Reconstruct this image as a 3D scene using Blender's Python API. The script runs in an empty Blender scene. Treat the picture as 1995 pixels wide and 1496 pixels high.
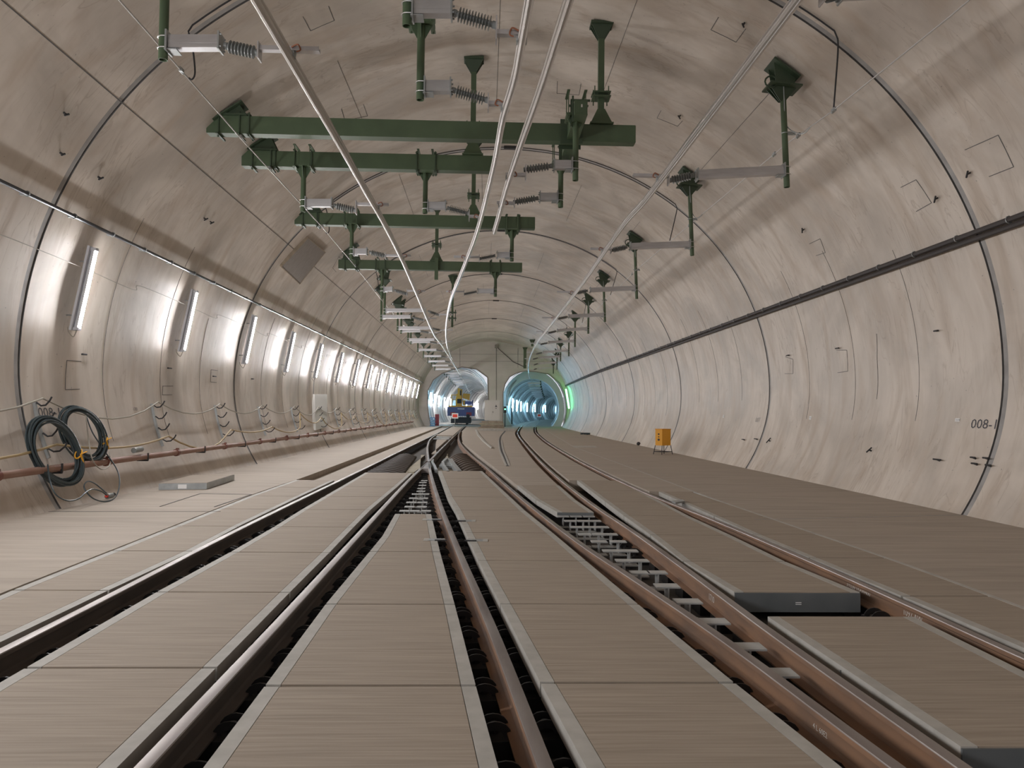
import bpy, math, random
from mathutils import Vector, Matrix
random.seed(7)
V = Vector
col = bpy.context.scene.collection
# ------------------------------------------------------------------ camera model (1995 x 1496)
F, CX, CY, H = 1500.0, 997.5, 748.0, 1.52
VP, ROLL = (945.0, 803.0), 0.011
_d = V(((VP[0]-CX)/F, -(VP[1]-CY)/F, 1.0)).normalized()
_x = V((math.cos(ROLL), -math.sin(ROLL), 0.0)); _x = (_x - _d*_x.dot(_d)).normalized()
_z = _x.cross(_d)
if _z.y < 0: _z = -_z
AX = (_x, _d, _z)                                   # world axes in camera coordinates (right, up, forward)
def ray(px, py):
    c = V(((px-CX)/F, -(py-CY)/F, 1.0)); return V((AX[0].dot(c), AX[1].dot(c), AX[2].dot(c)))
def aty(px, py, Y):                                 # where the sight line meets the cross-section at distance Y
    v = ray(px, py); t = Y/v.y; return V((v.x*t, Y, H+v.z*t))
def atz(px, py, z=0.0):                             # where it meets a level plane
    v = ray(px, py); t = (z-H)/v.z; return V((v.x*t, v.y*t, z))
EC, EZ, EA, EBU, EBL = 0.56, 2.25, 7.6, 6.82, 5.4   # tunnel lining: half-width and heights
def lining_z(x): return EZ + EBU*math.sqrt(max(0, 1-((x-EC)/EA)**2))
def flare(Y): return 0.0 if Y < 48 else 0.85*((Y-48)/34)**1.5   # the right wall eases outwards near the portals
def lin(t, off=0.0, Y=0.0):                         # t: angle, 0 right springing, pi left; off: inwards
    b = EBU if math.sin(t) >= 0 else EBL
    p = V((EC+EA*math.cos(t)+flare(Y)*max(0.0, math.cos(t)), Y, EZ+b*math.sin(t)))
    n = V((math.cos(t)/EA, 0, math.sin(t)/b)).normalized()
    return p - n*off
def lin_t(px, py):
    return math.atan2(py, px)
def onwall(px, py, off=0.0):                        # sight line meets the lining (off inwards)
    v = ray(px, py)
    for b in (EBU-off, EBL-off):
        a = EA-off
        A = (v.x/a)**2+(v.z/b)**2; B = 2*((-EC)*v.x/a**2+(H-EZ)*v.z/b**2); C = (EC/a)**2+((H-EZ)/b)**2-1
        t = (-B+math.sqrt(B*B-4*A*C))/(2*A); p = V((v.x*t, v.y*t, H+v.z*t))
        if (p.z >= EZ) == (b == EBU-off): return p
    return p
def wall_x(z, side, off=0.0):
    b = EBU if z >= EZ else EBL
    return EC + side*(EA-off)*math.sqrt(max(0, 1-((z-EZ)/b)**2))
def lerp_tab(tab, y):
    if y <= tab[0][0]:
        (a, p), (b, q) = tab[0], tab[1]
        return p+(q-p)*(y-a)/(b-a)
    for (a, p), (b, q) in zip(tab, tab[1:]):
        if y <= b: return p+(q-p)*(y-a)/(b-a)
    (a, p), (b, q) = tab[-2], tab[-1]
    return p+(q-p)*(y-a)/(b-a)
def smooth_tab(tab):                                # smooth curve through the table
    n = len(tab); ms = []
    for i in range(n):
        if i == 0: m = (tab[1][1]-tab[0][1])/(tab[1][0]-tab[0][0])
        elif i == n-1: m = (tab[-1][1]-tab[-2][1])/(tab[-1][0]-tab[-2][0])
        else: m = (tab[i+1][1]-tab[i-1][1])/(tab[i+1][0]-tab[i-1][0])
        ms.append(m)
    def f(y):
        if y <= tab[0][0]: return tab[0][1]+ms[0]*(y-tab[0][0])
        for i in range(n-1):
            a, p = tab[i]; b, q = tab[i+1]
            if y <= b:
                h = b-a; t = (y-a)/h
                return (2*t**3-3*t*t+1)*p+(t**3-2*t*t+t)*h*ms[i]+(-2*t**3+3*t*t)*q+(t**3-t*t)*h*ms[i+1]
        return tab[-1][1]+ms[-1]*(y-tab[-1][0])
    return f
def spline(pts, n=8, closed=False):
    pts = [V(p) for p in pts]; out = []; N = len(pts)
    for i in range(N if closed else N-1):
        g = lambda k: pts[k % N] if closed else pts[min(max(k, 0), N-1)]
        p0, p1, p2, p3 = g(i-1), g(i), g(i+1), g(i+2)
        for k in range(n):
            t = k/n
            out.append(0.5*((2*p1)+(p2-p0)*t+(2*p0-5*p1+4*p2-p3)*t*t+(3*p1-p0-3*p2+p3)*t**3))
    if not closed: out.append(pts[-1])
    return out

# ------------------------------------------------------------------ materials
def mat(name, base, rough=0.6, metal=0.0, noise=None, bump=0.0, emit=None, estr=0.0, coat=0.0):
    m = bpy.data.materials.new(name); m.use_nodes = True
    nt = m.node_tree; b = nt.nodes['Principled BSDF']
    b.inputs['Base Color'].default_value = (*base, 1); b.inputs['Roughness'].default_value = rough
    b.inputs['Metallic'].default_value = metal
    if emit: b.inputs['Emission Color'].default_value = (*emit, 1); b.inputs['Emission Strength'].default_value = estr
    if noise:
        scale, c2, stretch = noise
        tc = nt.nodes.new('ShaderNodeTexCoord'); mp = nt.nodes.new('ShaderNodeMapping')
        mp.inputs['Scale'].default_value = stretch
        nz = nt.nodes.new('ShaderNodeTexNoise'); nz.inputs['Scale'].default_value = scale; nz.inputs['Detail'].default_value = 5
        rp = nt.nodes.new('ShaderNodeValToRGB')
        rp.color_ramp.elements[0].position = 0.3; rp.color_ramp.elements[1].position = 0.72
        rp.color_ramp.elements[0].color = (*c2, 1); rp.color_ramp.elements[1].color = (*base, 1)
        L = nt.links.new
        L(tc.outputs['Object'], mp.inputs['Vector']); L(mp.outputs[0], nz.inputs['Vector'])
        L(nz.outputs['Fac'], rp.inputs['Fac']); L(rp.outputs[0], b.inputs['Base Color'])
        if bump:
            bp = nt.nodes.new('ShaderNodeBump'); bp.inputs['Strength'].default_value = bump; bp.inputs['Distance'].default_value = 0.01
            L(nz.outputs['Fac'], bp.inputs['Height']); L(bp.outputs[0], b.inputs['Normal'])
    return m
def concrete_lining(name, base, dark, warm):
    m = bpy.data.materials.new(name); m.use_nodes = True; nt = m.node_tree; b = nt.nodes['Principled BSDF']
    b.inputs['Roughness'].default_value = 0.5
    N = nt.nodes.new; L = nt.links.new
    tc = N('ShaderNodeTexCoord')
    def noise(scale, stretch, detail, dist=0.0):
        mp = N('ShaderNodeMapping'); mp.inputs['Scale'].default_value = stretch; L(tc.outputs['Object'], mp.inputs[0])
        n = N('ShaderNodeTexNoise'); n.inputs['Scale'].default_value = scale; n.inputs['Detail'].default_value = detail
        n.inputs['Distortion'].default_value = dist; L(mp.outputs[0], n.inputs['Vector']); return n.outputs['Fac']
    def ramp(src, p0, c0, p1, c1):
        r = N('ShaderNodeValToRGB'); e = r.color_ramp.elements
        e[0].position, e[1].position = p0, p1; e[0].color, e[1].color = (*c0, 1), (*c1, 1); L(src, r.inputs[0]); return r.outputs[0]
    def mix(a, bb, fac, mode='MIX'):
        x = N('ShaderNodeMix'); x.data_type = 'RGBA'; x.blend_type = mode
        if isinstance(fac, float): x.inputs[0].default_value = fac
        else: L(fac, x.inputs[0])
        for s, i in ((a, 6), (bb, 7)):
            if isinstance(s, tuple): x.inputs[i].default_value = (*s, 1)
            else: L(s, x.inputs[i])
        return x.outputs[2]
    big = noise(0.42, (1, 0.8, 1), 5, 1.2)
    c = ramp(big, 0.34, dark, 0.60, base)
    streak = noise(0.8, (1, 2.2, 0.5), 3, 1.0)                     # stains that run around the ring
    c = mix(c, warm, ramp(streak, 0.48, (0, 0, 0), 0.70, (0.68, 0.68, 0.68)))
    fine = noise(2.4, (1, 2.0, 0.4), 2.5, 0.5)
    c = mix(c, ramp(fine, 0.3, (0.80, 0.78, 0.76), 0.62, (1, 1, 1)), 0.4, 'MULTIPLY')
    thin = noise(1.1, (0.8, 2.6, 0.45), 3, 1.3)                     # thin brown flow lines
    r = N('ShaderNodeValToRGB'); e = r.color_ramp.elements; e[0].position = 0.478; e[1].position = 0.522
    e[0].color = (0, 0, 0, 1); e[1].color = (0, 0, 0, 1); k = r.color_ramp.elements.new(0.5); k.color = (1, 1, 1, 1); L(thin, r.inputs[0])
    msk = noise(0.7, (1, 1, 1), 2)
    mm = N('ShaderNodeMath'); mm.operation = 'MULTIPLY'; L(r.outputs[0], mm.inputs[0]); L(ramp(msk, 0.40, (0, 0, 0), 0.58, (0.36, 0.36, 0.36)), mm.inputs[1])
    c = mix(c, (warm[0]*0.6, warm[1]*0.55, warm[2]*0.5), mm.outputs[0])
    spot = noise(18, (1, 1, 1), 2)
    c = mix(c, (0.16, 0.15, 0.14), ramp(spot, 0.735, (0, 0, 0), 0.78, (0.7, 0.7, 0.7)))
    L(c, b.inputs['Base Color'])
    rr = N('ShaderNodeMapRange'); rr.inputs[3].default_value = 0.38; rr.inputs[4].default_value = 0.62; L(big, rr.inputs[0]); L(rr.outputs[0], b.inputs['Roughness'])
    bp = N('ShaderNodeBump'); bp.inputs['Strength'].default_value = 0.05; bp.inputs['Distance'].default_value = 0.02; L(fine, bp.inputs['Height']); L(bp.outputs[0], b.inputs['Normal'])
    return m
M = {}
M['lining'] = concrete_lining('lining_concrete', (0.69, 0.62, 0.545), (0.51, 0.455, 0.395), (0.50, 0.41, 0.325))
M['joint'] = mat('joint_filler', (0.16, 0.155, 0.15), 0.85, noise=(6, (0.11, 0.105, 0.1), (1, 1, 1)))
M['jointlight'] = mat('joint_mortar', (0.42, 0.41, 0.40), 0.8, noise=(4, (0.30, 0.29, 0.28), (1, 1, 1)))
M['endwall'] = mat('end_wall_concrete', (0.62, 0.57, 0.53), 0.7, noise=(0.6, (0.53, 0.49, 0.45), (1, 1, 2.5)))
M['walk'] = mat('walkway_concrete', (0.445, 0.385, 0.318), 0.78, noise=(1.6, (0.35, 0.30, 0.245), (0.5, 5, 1)), bump=0.1)
M['panel'] = mat('brushed_panel_concrete', (0.40, 0.335, 0.265), 0.75, noise=(2.2, (0.285, 0.236, 0.183), (0.7, 22, 1)), bump=0.25)
M['strip'] = mat('panel_edge_concrete', (0.47, 0.455, 0.415), 0.65, noise=(7, (0.37, 0.355, 0.32), (1, 1, 1)))
M['steelframe'] = mat('galvanised_frame', (0.17, 0.185, 0.19), 0.5, 0.1, noise=(3, (0.13, 0.145, 0.15), (1, 1, 1)))
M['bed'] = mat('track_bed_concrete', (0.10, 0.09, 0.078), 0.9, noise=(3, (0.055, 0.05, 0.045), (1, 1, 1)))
M['rail'] = mat('rusty_rail_web', (0.27, 0.145, 0.078), 0.8, 0.0, noise=(3.5, (0.14, 0.088, 0.06), (1, 0.5, 2)), bump=0.1)
M['railhead'] = mat('polished_rail_head', (0.42, 0.385, 0.365), 0.45, 0.75, noise=(5, (0.24, 0.2, 0.185), (1, 0.2, 1)))
M['raildark'] = mat('dark_rail_web', (0.10, 0.075, 0.06), 0.75, 0.0, noise=(3.5, (0.06, 0.048, 0.04), (1, 0.5, 2)))
M['rib'] = mat('black_fastening', (0.028, 0.026, 0.025), 0.42, 0.3)
M['ribbrown'] = mat('brown_rib_plate', (0.10, 0.07, 0.05), 0.6, 0.2, noise=(8, (0.05, 0.038, 0.03), (1, 1, 1)))
M['bearer'] = mat('bright_bearer_steel', (0.56, 0.57, 0.55), 0.5, 0.2, noise=(7, (0.42, 0.43, 0.42), (1, 1, 1)))
M['galv'] = mat('galvanised_steel', (0.44, 0.46, 0.46), 0.45, 0.65, noise=(7, (0.34, 0.36, 0.36), (1, 1, 1)))
M['alu'] = mat('aluminium', (0.60, 0.595, 0.60), 0.38, 0.75, noise=(3, (0.5, 0.49, 0.5), (1, 1, 6)))
M['conductor'] = mat('extruded_aluminium', (0.66, 0.64, 0.62), 0.3, 0.92)
M['green'] = mat('green_paint', (0.078, 0.118, 0.062), 0.5, 0.0, noise=(3, (0.066, 0.10, 0.053), (1, 1, 1)))
M['dgreen'] = mat('dark_green_paint', (0.043, 0.068, 0.038), 0.5)
M['insul'] = mat('grey_insulator', (0.22, 0.235, 0.23), 0.3)
M['wire'] = mat('bare_steel_wire', (0.62, 0.61, 0.6), 0.35, 0.8)
M['black'] = mat('black_rubber', (0.022, 0.022, 0.024), 0.5)
M['copper'] = mat('copper_cable', (0.33, 0.13, 0.07), 0.5, 0.2)
M['tube'] = mat('lit_tube', (1, 1, 1), 0.4, emit=(0.985, 0.97, 0.985), estr=57)
M['tubeblue'] = mat('lit_blue_tube', (1, 1, 1), 0.4, emit=(0.38, 0.74, 1.0), estr=15)
M['tubegreen'] = mat('lit_green_tube', (0.6, 1, 0.6), 0.4, emit=(0.12, 1.0, 0.28), estr=4.5)
M['lens'] = mat('lit_green_lens', (0.2, 1, 0.4), 0.4, emit=(0.1, 1.0, 0.35), estr=0.9)
M['housing'] = mat('lamp_housing', (0.55, 0.56, 0.6), 0.5)
M['conduit'] = mat('dark_conduit', (0.045, 0.05, 0.06), 0.35, 0.3)
M['rubberbrown'] = mat('brown_black_conduit', (0.05, 0.042, 0.04), 0.6)
M['redpipe'] = mat('primer_red_pipe', (0.27, 0.125, 0.088), 0.55, noise=(2.5, (0.33, 0.22, 0.17), (1, 1, 1)))
M['redpipedark'] = mat('red_pipe_coupling', (0.2, 0.075, 0.055), 0.5)
M['cable'] = mat('blue_grey_cable', (0.05, 0.07, 0.078), 0.4)
M['cablelight'] = mat('pale_grey_cable', (0.40, 0.37, 0.31), 0.55)
M['yellowcable'] = mat('yellow_cable', (0.46, 0.35, 0.19), 0.55)
M['strap'] = mat('yellow_strap', (0.85, 0.42, 0.03), 0.6)
M['orange'] = mat('orange_yellow_paint', (0.78, 0.36, 0.02), 0.5)
M['orangedark'] = mat('orange_side_paint', (0.72, 0.31, 0.02), 0.5)
M['white'] = mat('white_paint', (0.88, 0.88, 0.87), 0.5)
M['cabinet'] = mat('pale_grey_cabinet', (0.60, 0.59, 0.55), 0.45)
M['red'] = mat('red_paint', (0.62, 0.02, 0.02), 0.5)
M['sred'] = mat('sign_red', (0.85, 0.06, 0.03), 0.45)
M['dred'] = mat('dark_red_paint', (0.30, 0.035, 0.05), 0.5)
M['blue'] = mat('navy_paint', (0.035, 0.065, 0.22), 0.4)
M['lblue'] = mat('light_blue_paint', (0.09, 0.30, 0.60), 0.5)
M['machine'] = mat('machine_yellow', (0.70, 0.36, 0.03), 0.45)
M['dark'] = mat('dark_steel', (0.03, 0.03, 0.032), 0.6)
M['ink'] = mat('pencil_ink', (0.10, 0.10, 0.11), 0.8)
M['chalk'] = mat('chalk', (0.62, 0.60, 0.55), 0.9)
M['bore'] = concrete_lining('bore_concrete', (0.52, 0.53, 0.53), (0.42, 0.43, 0.43), (0.36, 0.35, 0.33))
M['borewhite'] = mat('bulkhead_paint', (0.62, 0.60, 0.60), 0.6)
M['wood'] = mat('pallet_wood', (0.38, 0.31, 0.23), 0.8, noise=(5, (0.28, 0.23, 0.17), (1, 6, 1)))
M['hatch'] = mat('brown_board', (0.30, 0.27, 0.24), 0.7, noise=(6, (0.23, 0.2, 0.18), (1, 6, 1)))
M['sleeper'] = mat('dark_sleeper', (0.06, 0.048, 0.04), 0.55, noise=(4, (0.035, 0.03, 0.027), (1, 1, 1)))
M['plank'] = mat('pale_bearer', (0.42, 0.38, 0.28), 0.7, noise=(3, (0.32, 0.28, 0.2), (1, 1, 1)))

# ------------------------------------------------------------------ mesh builder
class MB:
    def __init__(s): s.v, s.f, s.m = [], [], []
    def add(s, vs, fs, m=0):
        b = len(s.v); s.v += [V(p) for p in vs]
        for f in fs: s.f.append(tuple(b+i for i in f)); s.m.append(m)
        return s
    def box(s, c, size, rot=None, m=0):
        h = V(size)/2; c = V(c); vs = []
        for z in (-1, 1):
            for x, y in ((-1, -1), (1, -1), (1, 1), (-1, 1)):
                p = V((x*h.x, y*h.y, z*h.z)); vs.append(c+(rot @ p if rot else p))
        return s.add(vs, [(3, 2, 1, 0), (4, 5, 6, 7), (0, 1, 5, 4), (1, 2, 6, 5), (2, 3, 7, 6), (3, 0, 4, 7)], m)
    def bar(s, p0, p1, w, h, up=(0, 0, 1), m=0):     # w sideways, h along up
        p0, p1 = V(p0), V(p1); d = (p1-p0).normalized(); sd = d.cross(V(up)).normalized(); u = sd.cross(d)
        vs = [p+sd*a*w/2+u*b*h/2 for p in (p0, p1) for a, b in ((-1, -1), (1, -1), (1, 1), (-1, 1))]
        return s.add(vs, [(3, 2, 1, 0), (4, 5, 6, 7), (0, 1, 5, 4), (1, 2, 6, 5), (2, 3, 7, 6), (3, 0, 4, 7)], m)
    def lathe(s, p0, ax, prof, n=14, m=0):
        p0 = V(p0); ax = V(ax).normalized(); a = ax.orthogonal().normalized(); b = ax.cross(a); vs = []
        for d, r in prof:
            for k in range(n):
                t = 2*math.pi*k/n; vs.append(p0+ax*d+(a*math.cos(t)+b*math.sin(t))*r)
        fs = [(i*n+k, i*n+(k+1) % n, (i+1)*n+(k+1) % n, (i+1)*n+k) for i in range(len(prof)-1) for k in range(n)]
        fs.append(tuple(reversed(range(n)))); fs.append(tuple((len(prof)-1)*n+k for k in range(n)))
        return s.add(vs, fs, m)
    def cyl(s, p0, p1, r, r1=None, n=14, m=0):
        d = V(p1)-V(p0); return s.lathe(p0, d, [(0, r), (d.length, r if r1 is None else r1)], n, m)
    def pipe(s, p0, p1, r, t=0.008, n=16, m=0):      # open-ended pipe, hollow at both ends
        d = (V(p1)-V(p0)); L = d.length
        return s.lathe(p0, d, [(0.05, r-t), (0, r-t), (0, r), (L, r), (L, r-t), (L-0.05, r-t)], n, m)
    def tube(s, pts, r, n=8, m=0, closed=False):
        pts = [V(p) for p in pts]; N = len(pts); vs = []; a = None
        for i, p in enumerate(pts):
            q0 = pts[(i-1) % N] if closed else pts[max(i-1, 0)]; q1 = pts[(i+1) % N] if closed else pts[min(i+1, N-1)]
            d = (q1-q0)
            if d.length < 1e-9: d = V((0, 1, 0))
            d.normalize()
            if a is None: a = d.orthogonal().normalized()
            else:
                a = a-d*a.dot(d)
                a = a.normalized() if a.length > 1e-6 else d.orthogonal().normalized()
            b = d.cross(a)
            vs += [p+(a*math.cos(2*math.pi*k/n)+b*math.sin(2*math.pi*k/n))*r for k in range(n)]
        fs = [(i*n+k, i*n+(k+1) % n, ((i+1) % N)*n+(k+1) % n, ((i+1) % N)*n+k) for i in range(N if closed else N-1) for k in range(n)]
        if not closed: fs += [tuple(reversed(range(n))), tuple((N-1)*n+k for k in range(n))]
        return s.add(vs, fs, m)
    def prism(s, poly, vec, m=0):
        poly = [V(p) for p in poly]; n = len(poly); vec = V(vec)
        return s.add(poly+[p+vec for p in poly], [tuple(reversed(range(n))), tuple(range(n, 2*n))]+[(i, (i+1) % n, n+(i+1) % n, n+i) for i in range(n)], m)
    def sweep(s, prof, path, mats=None, up=(0, 0, 1), caps=True):   # prof: (sideways, up) closed outline
        path = [V(p) for p in path]; n = len(prof); N = len(path); vs = []
        for i, p in enumerate(path):
            d = (path[min(i+1, N-1)]-path[max(i-1, 0)]).normalized(); sd = d.cross(V(up)).normalized(); u = sd.cross(d)
            vs += [p+sd*a+u*b for a, b in prof]
        b0 = len(s.v); s.v += vs
        for i in range(N-1):
            for k in range(n):
                s.f.append((b0+i*n+k, b0+i*n+(k+1) % n, b0+(i+1)*n+(k+1) % n, b0+(i+1)*n+k)); s.m.append(mats[k] if mats else 0)
        if caps:
            s.f.append(tuple(b0+k for k in reversed(range(n)))); s.m.append(0)
            s.f.append(tuple(b0+(N-1)*n+k for k in range(n))); s.m.append(0)
        return s
    def build(s, name, mats, parent=None, smooth=True, origin=None):
        if not isinstance(mats, (list, tuple)): mats = [mats]
        if parent is not None:
            o0 = V(root_loc(parent))
        elif origin is not None: o0 = V(origin)
        else:
            lo = V([min(p[i] for p in s.v) for i in range(3)]); hi = V([max(p[i] for p in s.v) for i in range(3)])
            o0 = V(((lo.x+hi.x)/2, (lo.y+hi.y)/2, lo.z))
        me = bpy.data.meshes.new(name); me.from_pydata([p-o0 for p in s.v], [], s.f)
        for mm in mats: me.materials.append(mm)
        me.polygons.foreach_set('material_index', s.m)
        me.validate(); me.update()
        if smooth:
            me.shade_smooth(); me.set_sharp_from_angle(angle=math.radians(35))
        o = bpy.data.objects.new(name, me); col.objects.link(o)
        if parent is not None: o.parent = parent
        else: o.location = o0
        return o
def root_loc(o):
    l = V((0, 0, 0))
    while o is not None: l = l+o.location; o = o.parent
    return l
def thing(name, label, cat, loc, group=None):
    o = bpy.data.objects.new(name, None); col.objects.link(o); o.location = loc; o.empty_display_size = 0.2
    o['label'] = label; o['category'] = cat
    if group: o['group'] = group
    return o
def tag(o, label, cat, group=None, kind=None):
    o['label'] = label; o['category'] = cat
    if group: o['group'] = group
    if kind: o['kind'] = kind
    return o
def struct(o): o['kind'] = 'structure'; return o
ORD = ['nearest', 'second', 'third', 'fourth', 'fifth', 'sixth', 'seventh', 'eighth', 'ninth', 'tenth', 'eleventh', 'twelfth', 'thirteenth',
       'fourteenth', 'fifteenth', 'sixteenth', 'seventeenth', 'eighteenth', 'nineteenth', 'twentieth', 'twenty-first', 'twenty-second']
def nth(i, what='from the camera'): return 'nearest the camera' if i == 0 else ORD[i]+' '+what
def text_mesh(txt, size):
    cu = bpy.data.curves.new('lettering', 'FONT'); cu.body = txt; cu.size = size; cu.resolution_u = 2
    o = bpy.data.objects.new('lettering', cu); col.objects.link(o)
    bpy.context.view_layer.update()
    me = bpy.data.meshes.new_from_object(o.evaluated_get(bpy.context.evaluated_depsgraph_get()))
    vs = [v.co.copy() for v in me.vertices]; fs = [tuple(p.vertices) for p in me.polygons]
    bpy.data.objects.remove(o); bpy.data.curves.remove(cu); bpy.data.meshes.remove(me)
    return vs, fs
def lettering(txt, size, fn, mb=None, m=0):
    mb = mb or MB(); vs, fs = text_mesh(txt, size); return mb.add([fn(v.x, v.y) for v in vs], fs, m)

# ------------------------------------------------------------------ tunnel lining
YN, YE = -16.0, 82.0
RINGS = [1.8+10*k for k in range(-1, 8)]            # ring joints every ten metres
T_LEFT0 = math.pi+math.asin(2.55/EBL); T_RIGHT0 = -math.asin(2.55/EBL)
T_LS, T_RS = math.pi-math.asin((6.23-EZ)/EBU), math.asin((6.23-EZ)/EBU)
def lining_part(name, t0, t1, n, extra=None):
    st = [YN]
    for r in RINGS: st += [(r-0.075, 0), (r-0.074, 1), (r+0.045, 1), (r+0.046, 2), (r+0.074, 2), (r+0.075, 0)]
    st = sorted([(YN, 0)]+st[1:]+[(YE, 0)]+[(53.5+3*k, 0) for k in range(10)])
    off = {0: 0.0, 1: -0.012, 2: -0.05}
    mb = MB(); vs = []
    for y, k in st:
        for i in range(n+1): vs.append(lin(t0+(t1-t0)*i/n, off[k], y))
    mb.v += vs
    for j in range(len(st)-1):
        k = max(st[j][1], st[j+1][1]); mi = 0 if k == 0 else (1 if k == 2 else 2)
        for i in range(n):
            a = j*(n+1)+i; mb.f.append((a, a+n+1, a+n+2, a+1)); mb.m.append(mi)
    if extra: extra(mb)
    return struct(mb.build(name, [M['lining'], M['joint'], M['jointlight']], origin=(0, 0, 0)))
def seam(mb, pts_ty, w=0.012):                       # thin formwork seam drawn on the lining: list of (t, Y)
    for (ta, ya), (tb, yb) in zip(pts_ty, pts_ty[1:]):
        n = max(1, int(abs(tb-ta)/0.03))
        for i in range(n):
            p, q = lin(ta+(tb-ta)*i/n, 0.002, ya+(yb-ya)*i/n), lin(ta+(tb-ta)*(i+1)/n, 0.002, ya+(yb-ya)*(i+1)/n)
            nn = lin((ta+tb)/2, 0, 0)-lin((ta+tb)/2, 1, 0)
            mb.bar(p, q, w, 0.006, up=nn, m=1)
def t_of(p):
    b = EBU if p.z >= EZ else EBL
    return math.atan2((p.z-EZ)/b, (p.x-EC)/EA)
def tpos(p):
    t = t_of(p)
    return t if t > -math.pi/2 else t+2*math.pi
def px_patch(mb, corners, w=0.011, closed=True, skip=()):
    q = [(tpos(p), p.y) for p in [onwall(*c) for c in corners]]
    if closed: q = q+[q[0]]
    for i in range(len(q)-1):
        if i not in skip: seam(mb, [q[i], q[i+1]], w)
def left_extra(mb):
    seam(mb, [(T_LS+0.004, YN), (T_LS+0.004, YE)], 0.016)
    for c in ([(130, 900-198), (158, 704), (155, 758), (127, 759)], [(317, 752), (337, 752), (335, 769), (316, 769)],
              [(411, 720), (424, 722), (422, 745), (410, 744)], [(660, 500), (668, 508), (655, 530), (648, 522)]):
        px_patch(mb, c, skip=(1,))
    for k, r in enumerate(RINGS[1:]):
        for f in (2.6, 5.1, 7.4):
            seam(mb, [(math.pi+0.25, r+f), (T_LS+0.2+0.1*((k+int(f)) % 3), r+f)], 0.006)
def right_extra(mb):
    seam(mb, [(T_RS-0.02, YN), (T_RS-0.02, YE)], 0.006)
    for c in ([(1880, 292), (1945, 263), (1975, 325), (1927, 344)], [(1755, 365), (1785, 350), (1815, 395), (1785, 412)],
              [(1530, 695), (1545, 700), (1545, 728), (1529, 728)], [(1630, 682), (1650, 682), (1652, 723), (1632, 726)], [(1577, 475), (1598, 465), (1608, 492), (1590, 498)],
              [(1708, 650), (1709, 700), (1710, 760), (1708, 778)]):
        px_patch(mb, c, skip=(3,))
    for k, r in enumerate(RINGS[1:]):
        for f in (2.4, 4.9, 7.3):
            seam(mb, [(-0.05-0.1*(k % 2), r+f), (T_RS-0.1-0.08*(int(f) % 3), r+f)], 0.006)
def ceil_extra(mb):
    for c in ([(1400, 33), (1453, 56), (1434, 82), (1385, 58)], [(590, 32), (640, 12), (651, 40), (605, 60)], [(1288, 215), (1330, 235), (1320, 246), (1280, 230)],
              [(665, 212), (708, 203), (716, 226), (672, 235)], [(1086, 158), (1132, 163), (1128, 185), (1085, 182)]):
        px_patch(mb, c, skip=(0,))
    for k, r in enumerate(RINGS):
        for i, tt in enumerate((0.9, 1.25, 1.62, 2.0)):
            seam(mb, [(tt+0.05*((k+i) % 2), r+0.6+0.8*((i*3+k) % 4)), (tt+0.05*((k+i) % 2), r+6.0+0.7*((i+k) % 3))], 0.008)
lining_part('wall_right', T_RIGHT0, T_RS, 40, right_extra)
lining_part('ceiling', T_RS, T_LS, 72, ceil_extra)
lining_part('wall_left', T_LS, T_LEFT0, 40, left_extra)

# ------------------------------------------------------------------ rails
RX = [None,
      smooth_tab([(-4, -2.90), (5, -2.97), (10, -3.08), (20, -3.13), (30, -3.20), (50, -3.3), (82, -3.55), (120, -3.75), (200, -3.3)]),
      smooth_tab([(-4, -1.34), (5, -1.44), (10, -1.53), (17, -1.65), (23, -1.68), (30, -1.75), (54, -1.95), (82, -2.12), (120, -2.25), (200, -1.8)]),
      smooth_tab([(-4, 1.0), (3.3, 0.28), (5.24, 0.09), (7.47, -0.16), (9.28, -0.36), (13, -0.75), (19.5, -1.36), (24.6, -1.78), (29, -2.13), (34, -2.5), (43, -3.0), (54, -3.24)]),
      smooth_tab([(-4, 2.45), (3.3, 1.79), (5.2, 1.62), (7.2, 1.36), (8.8, 1.14), (12, 0.81), (15.3, 0.52), (21, 0.07), (28.5, -0.58), (39, -1.26), (52, -1.75), (62, -1.93)]),
      smooth_tab([(-4, 2.3), (3.3, 2.08), (5.3, 2.01), (7.4, 1.98), (9.9, 1.92), (12, 1.83), (14.4, 1.77), (18.6, 1.73), (24.5, 1.75), (37, 1.93), (50, 2.2), (60, 2.55), (82, 3.85), (93, 4.6), (132, 8.4), (178, 15.5), (230, 27), (290, 45)]),
      smooth_tab([(-4, 3.6), (4.8, 3.42), (6.3, 3.42), (9, 3.37), (11.3, 3.28), (13.75, 3.13), (16.3, 3.05), (20.3, 3.0), (26, 3.0), (39, 3.2), (50, 3.55), (60, 3.98), (75, 4.9), (82, 5.38), (93, 6.15), (132, 9.95), (178, 17.05), (230, 28.6), (290, 46.6)])]
RT = 0.02                                            # rail top
RP = [(-0.036, -0.010), (-0.033, -0.003), (-0.014, 0), (0.014, 0), (0.033, -0.003), (0.036, -0.010), (0.036, -0.036), (0.012, -0.050), (0.009, -0.07), (0.009, -0.135), (0.02, -0.148), (0.072, -0.160), (0.072, -0.172),
      (-0.072, -0.172), (-0.072, -0.160), (-0.02, -0.148), (-0.009, -0.135), (-0.009, -0.07), (-0.012, -0.050), (-0.036, -0.036)]
RM = [1]*5+[0]*15
def rail_path(i, y0, y1, dx=0.0):
    ys = []; y = y0
    while y < y1: ys.append(y); y += 0.5 if y < 30 else 1.5
    ys.append(y1); return [V((RX[i](y)+dx, y, RT)) for y in ys]
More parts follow.
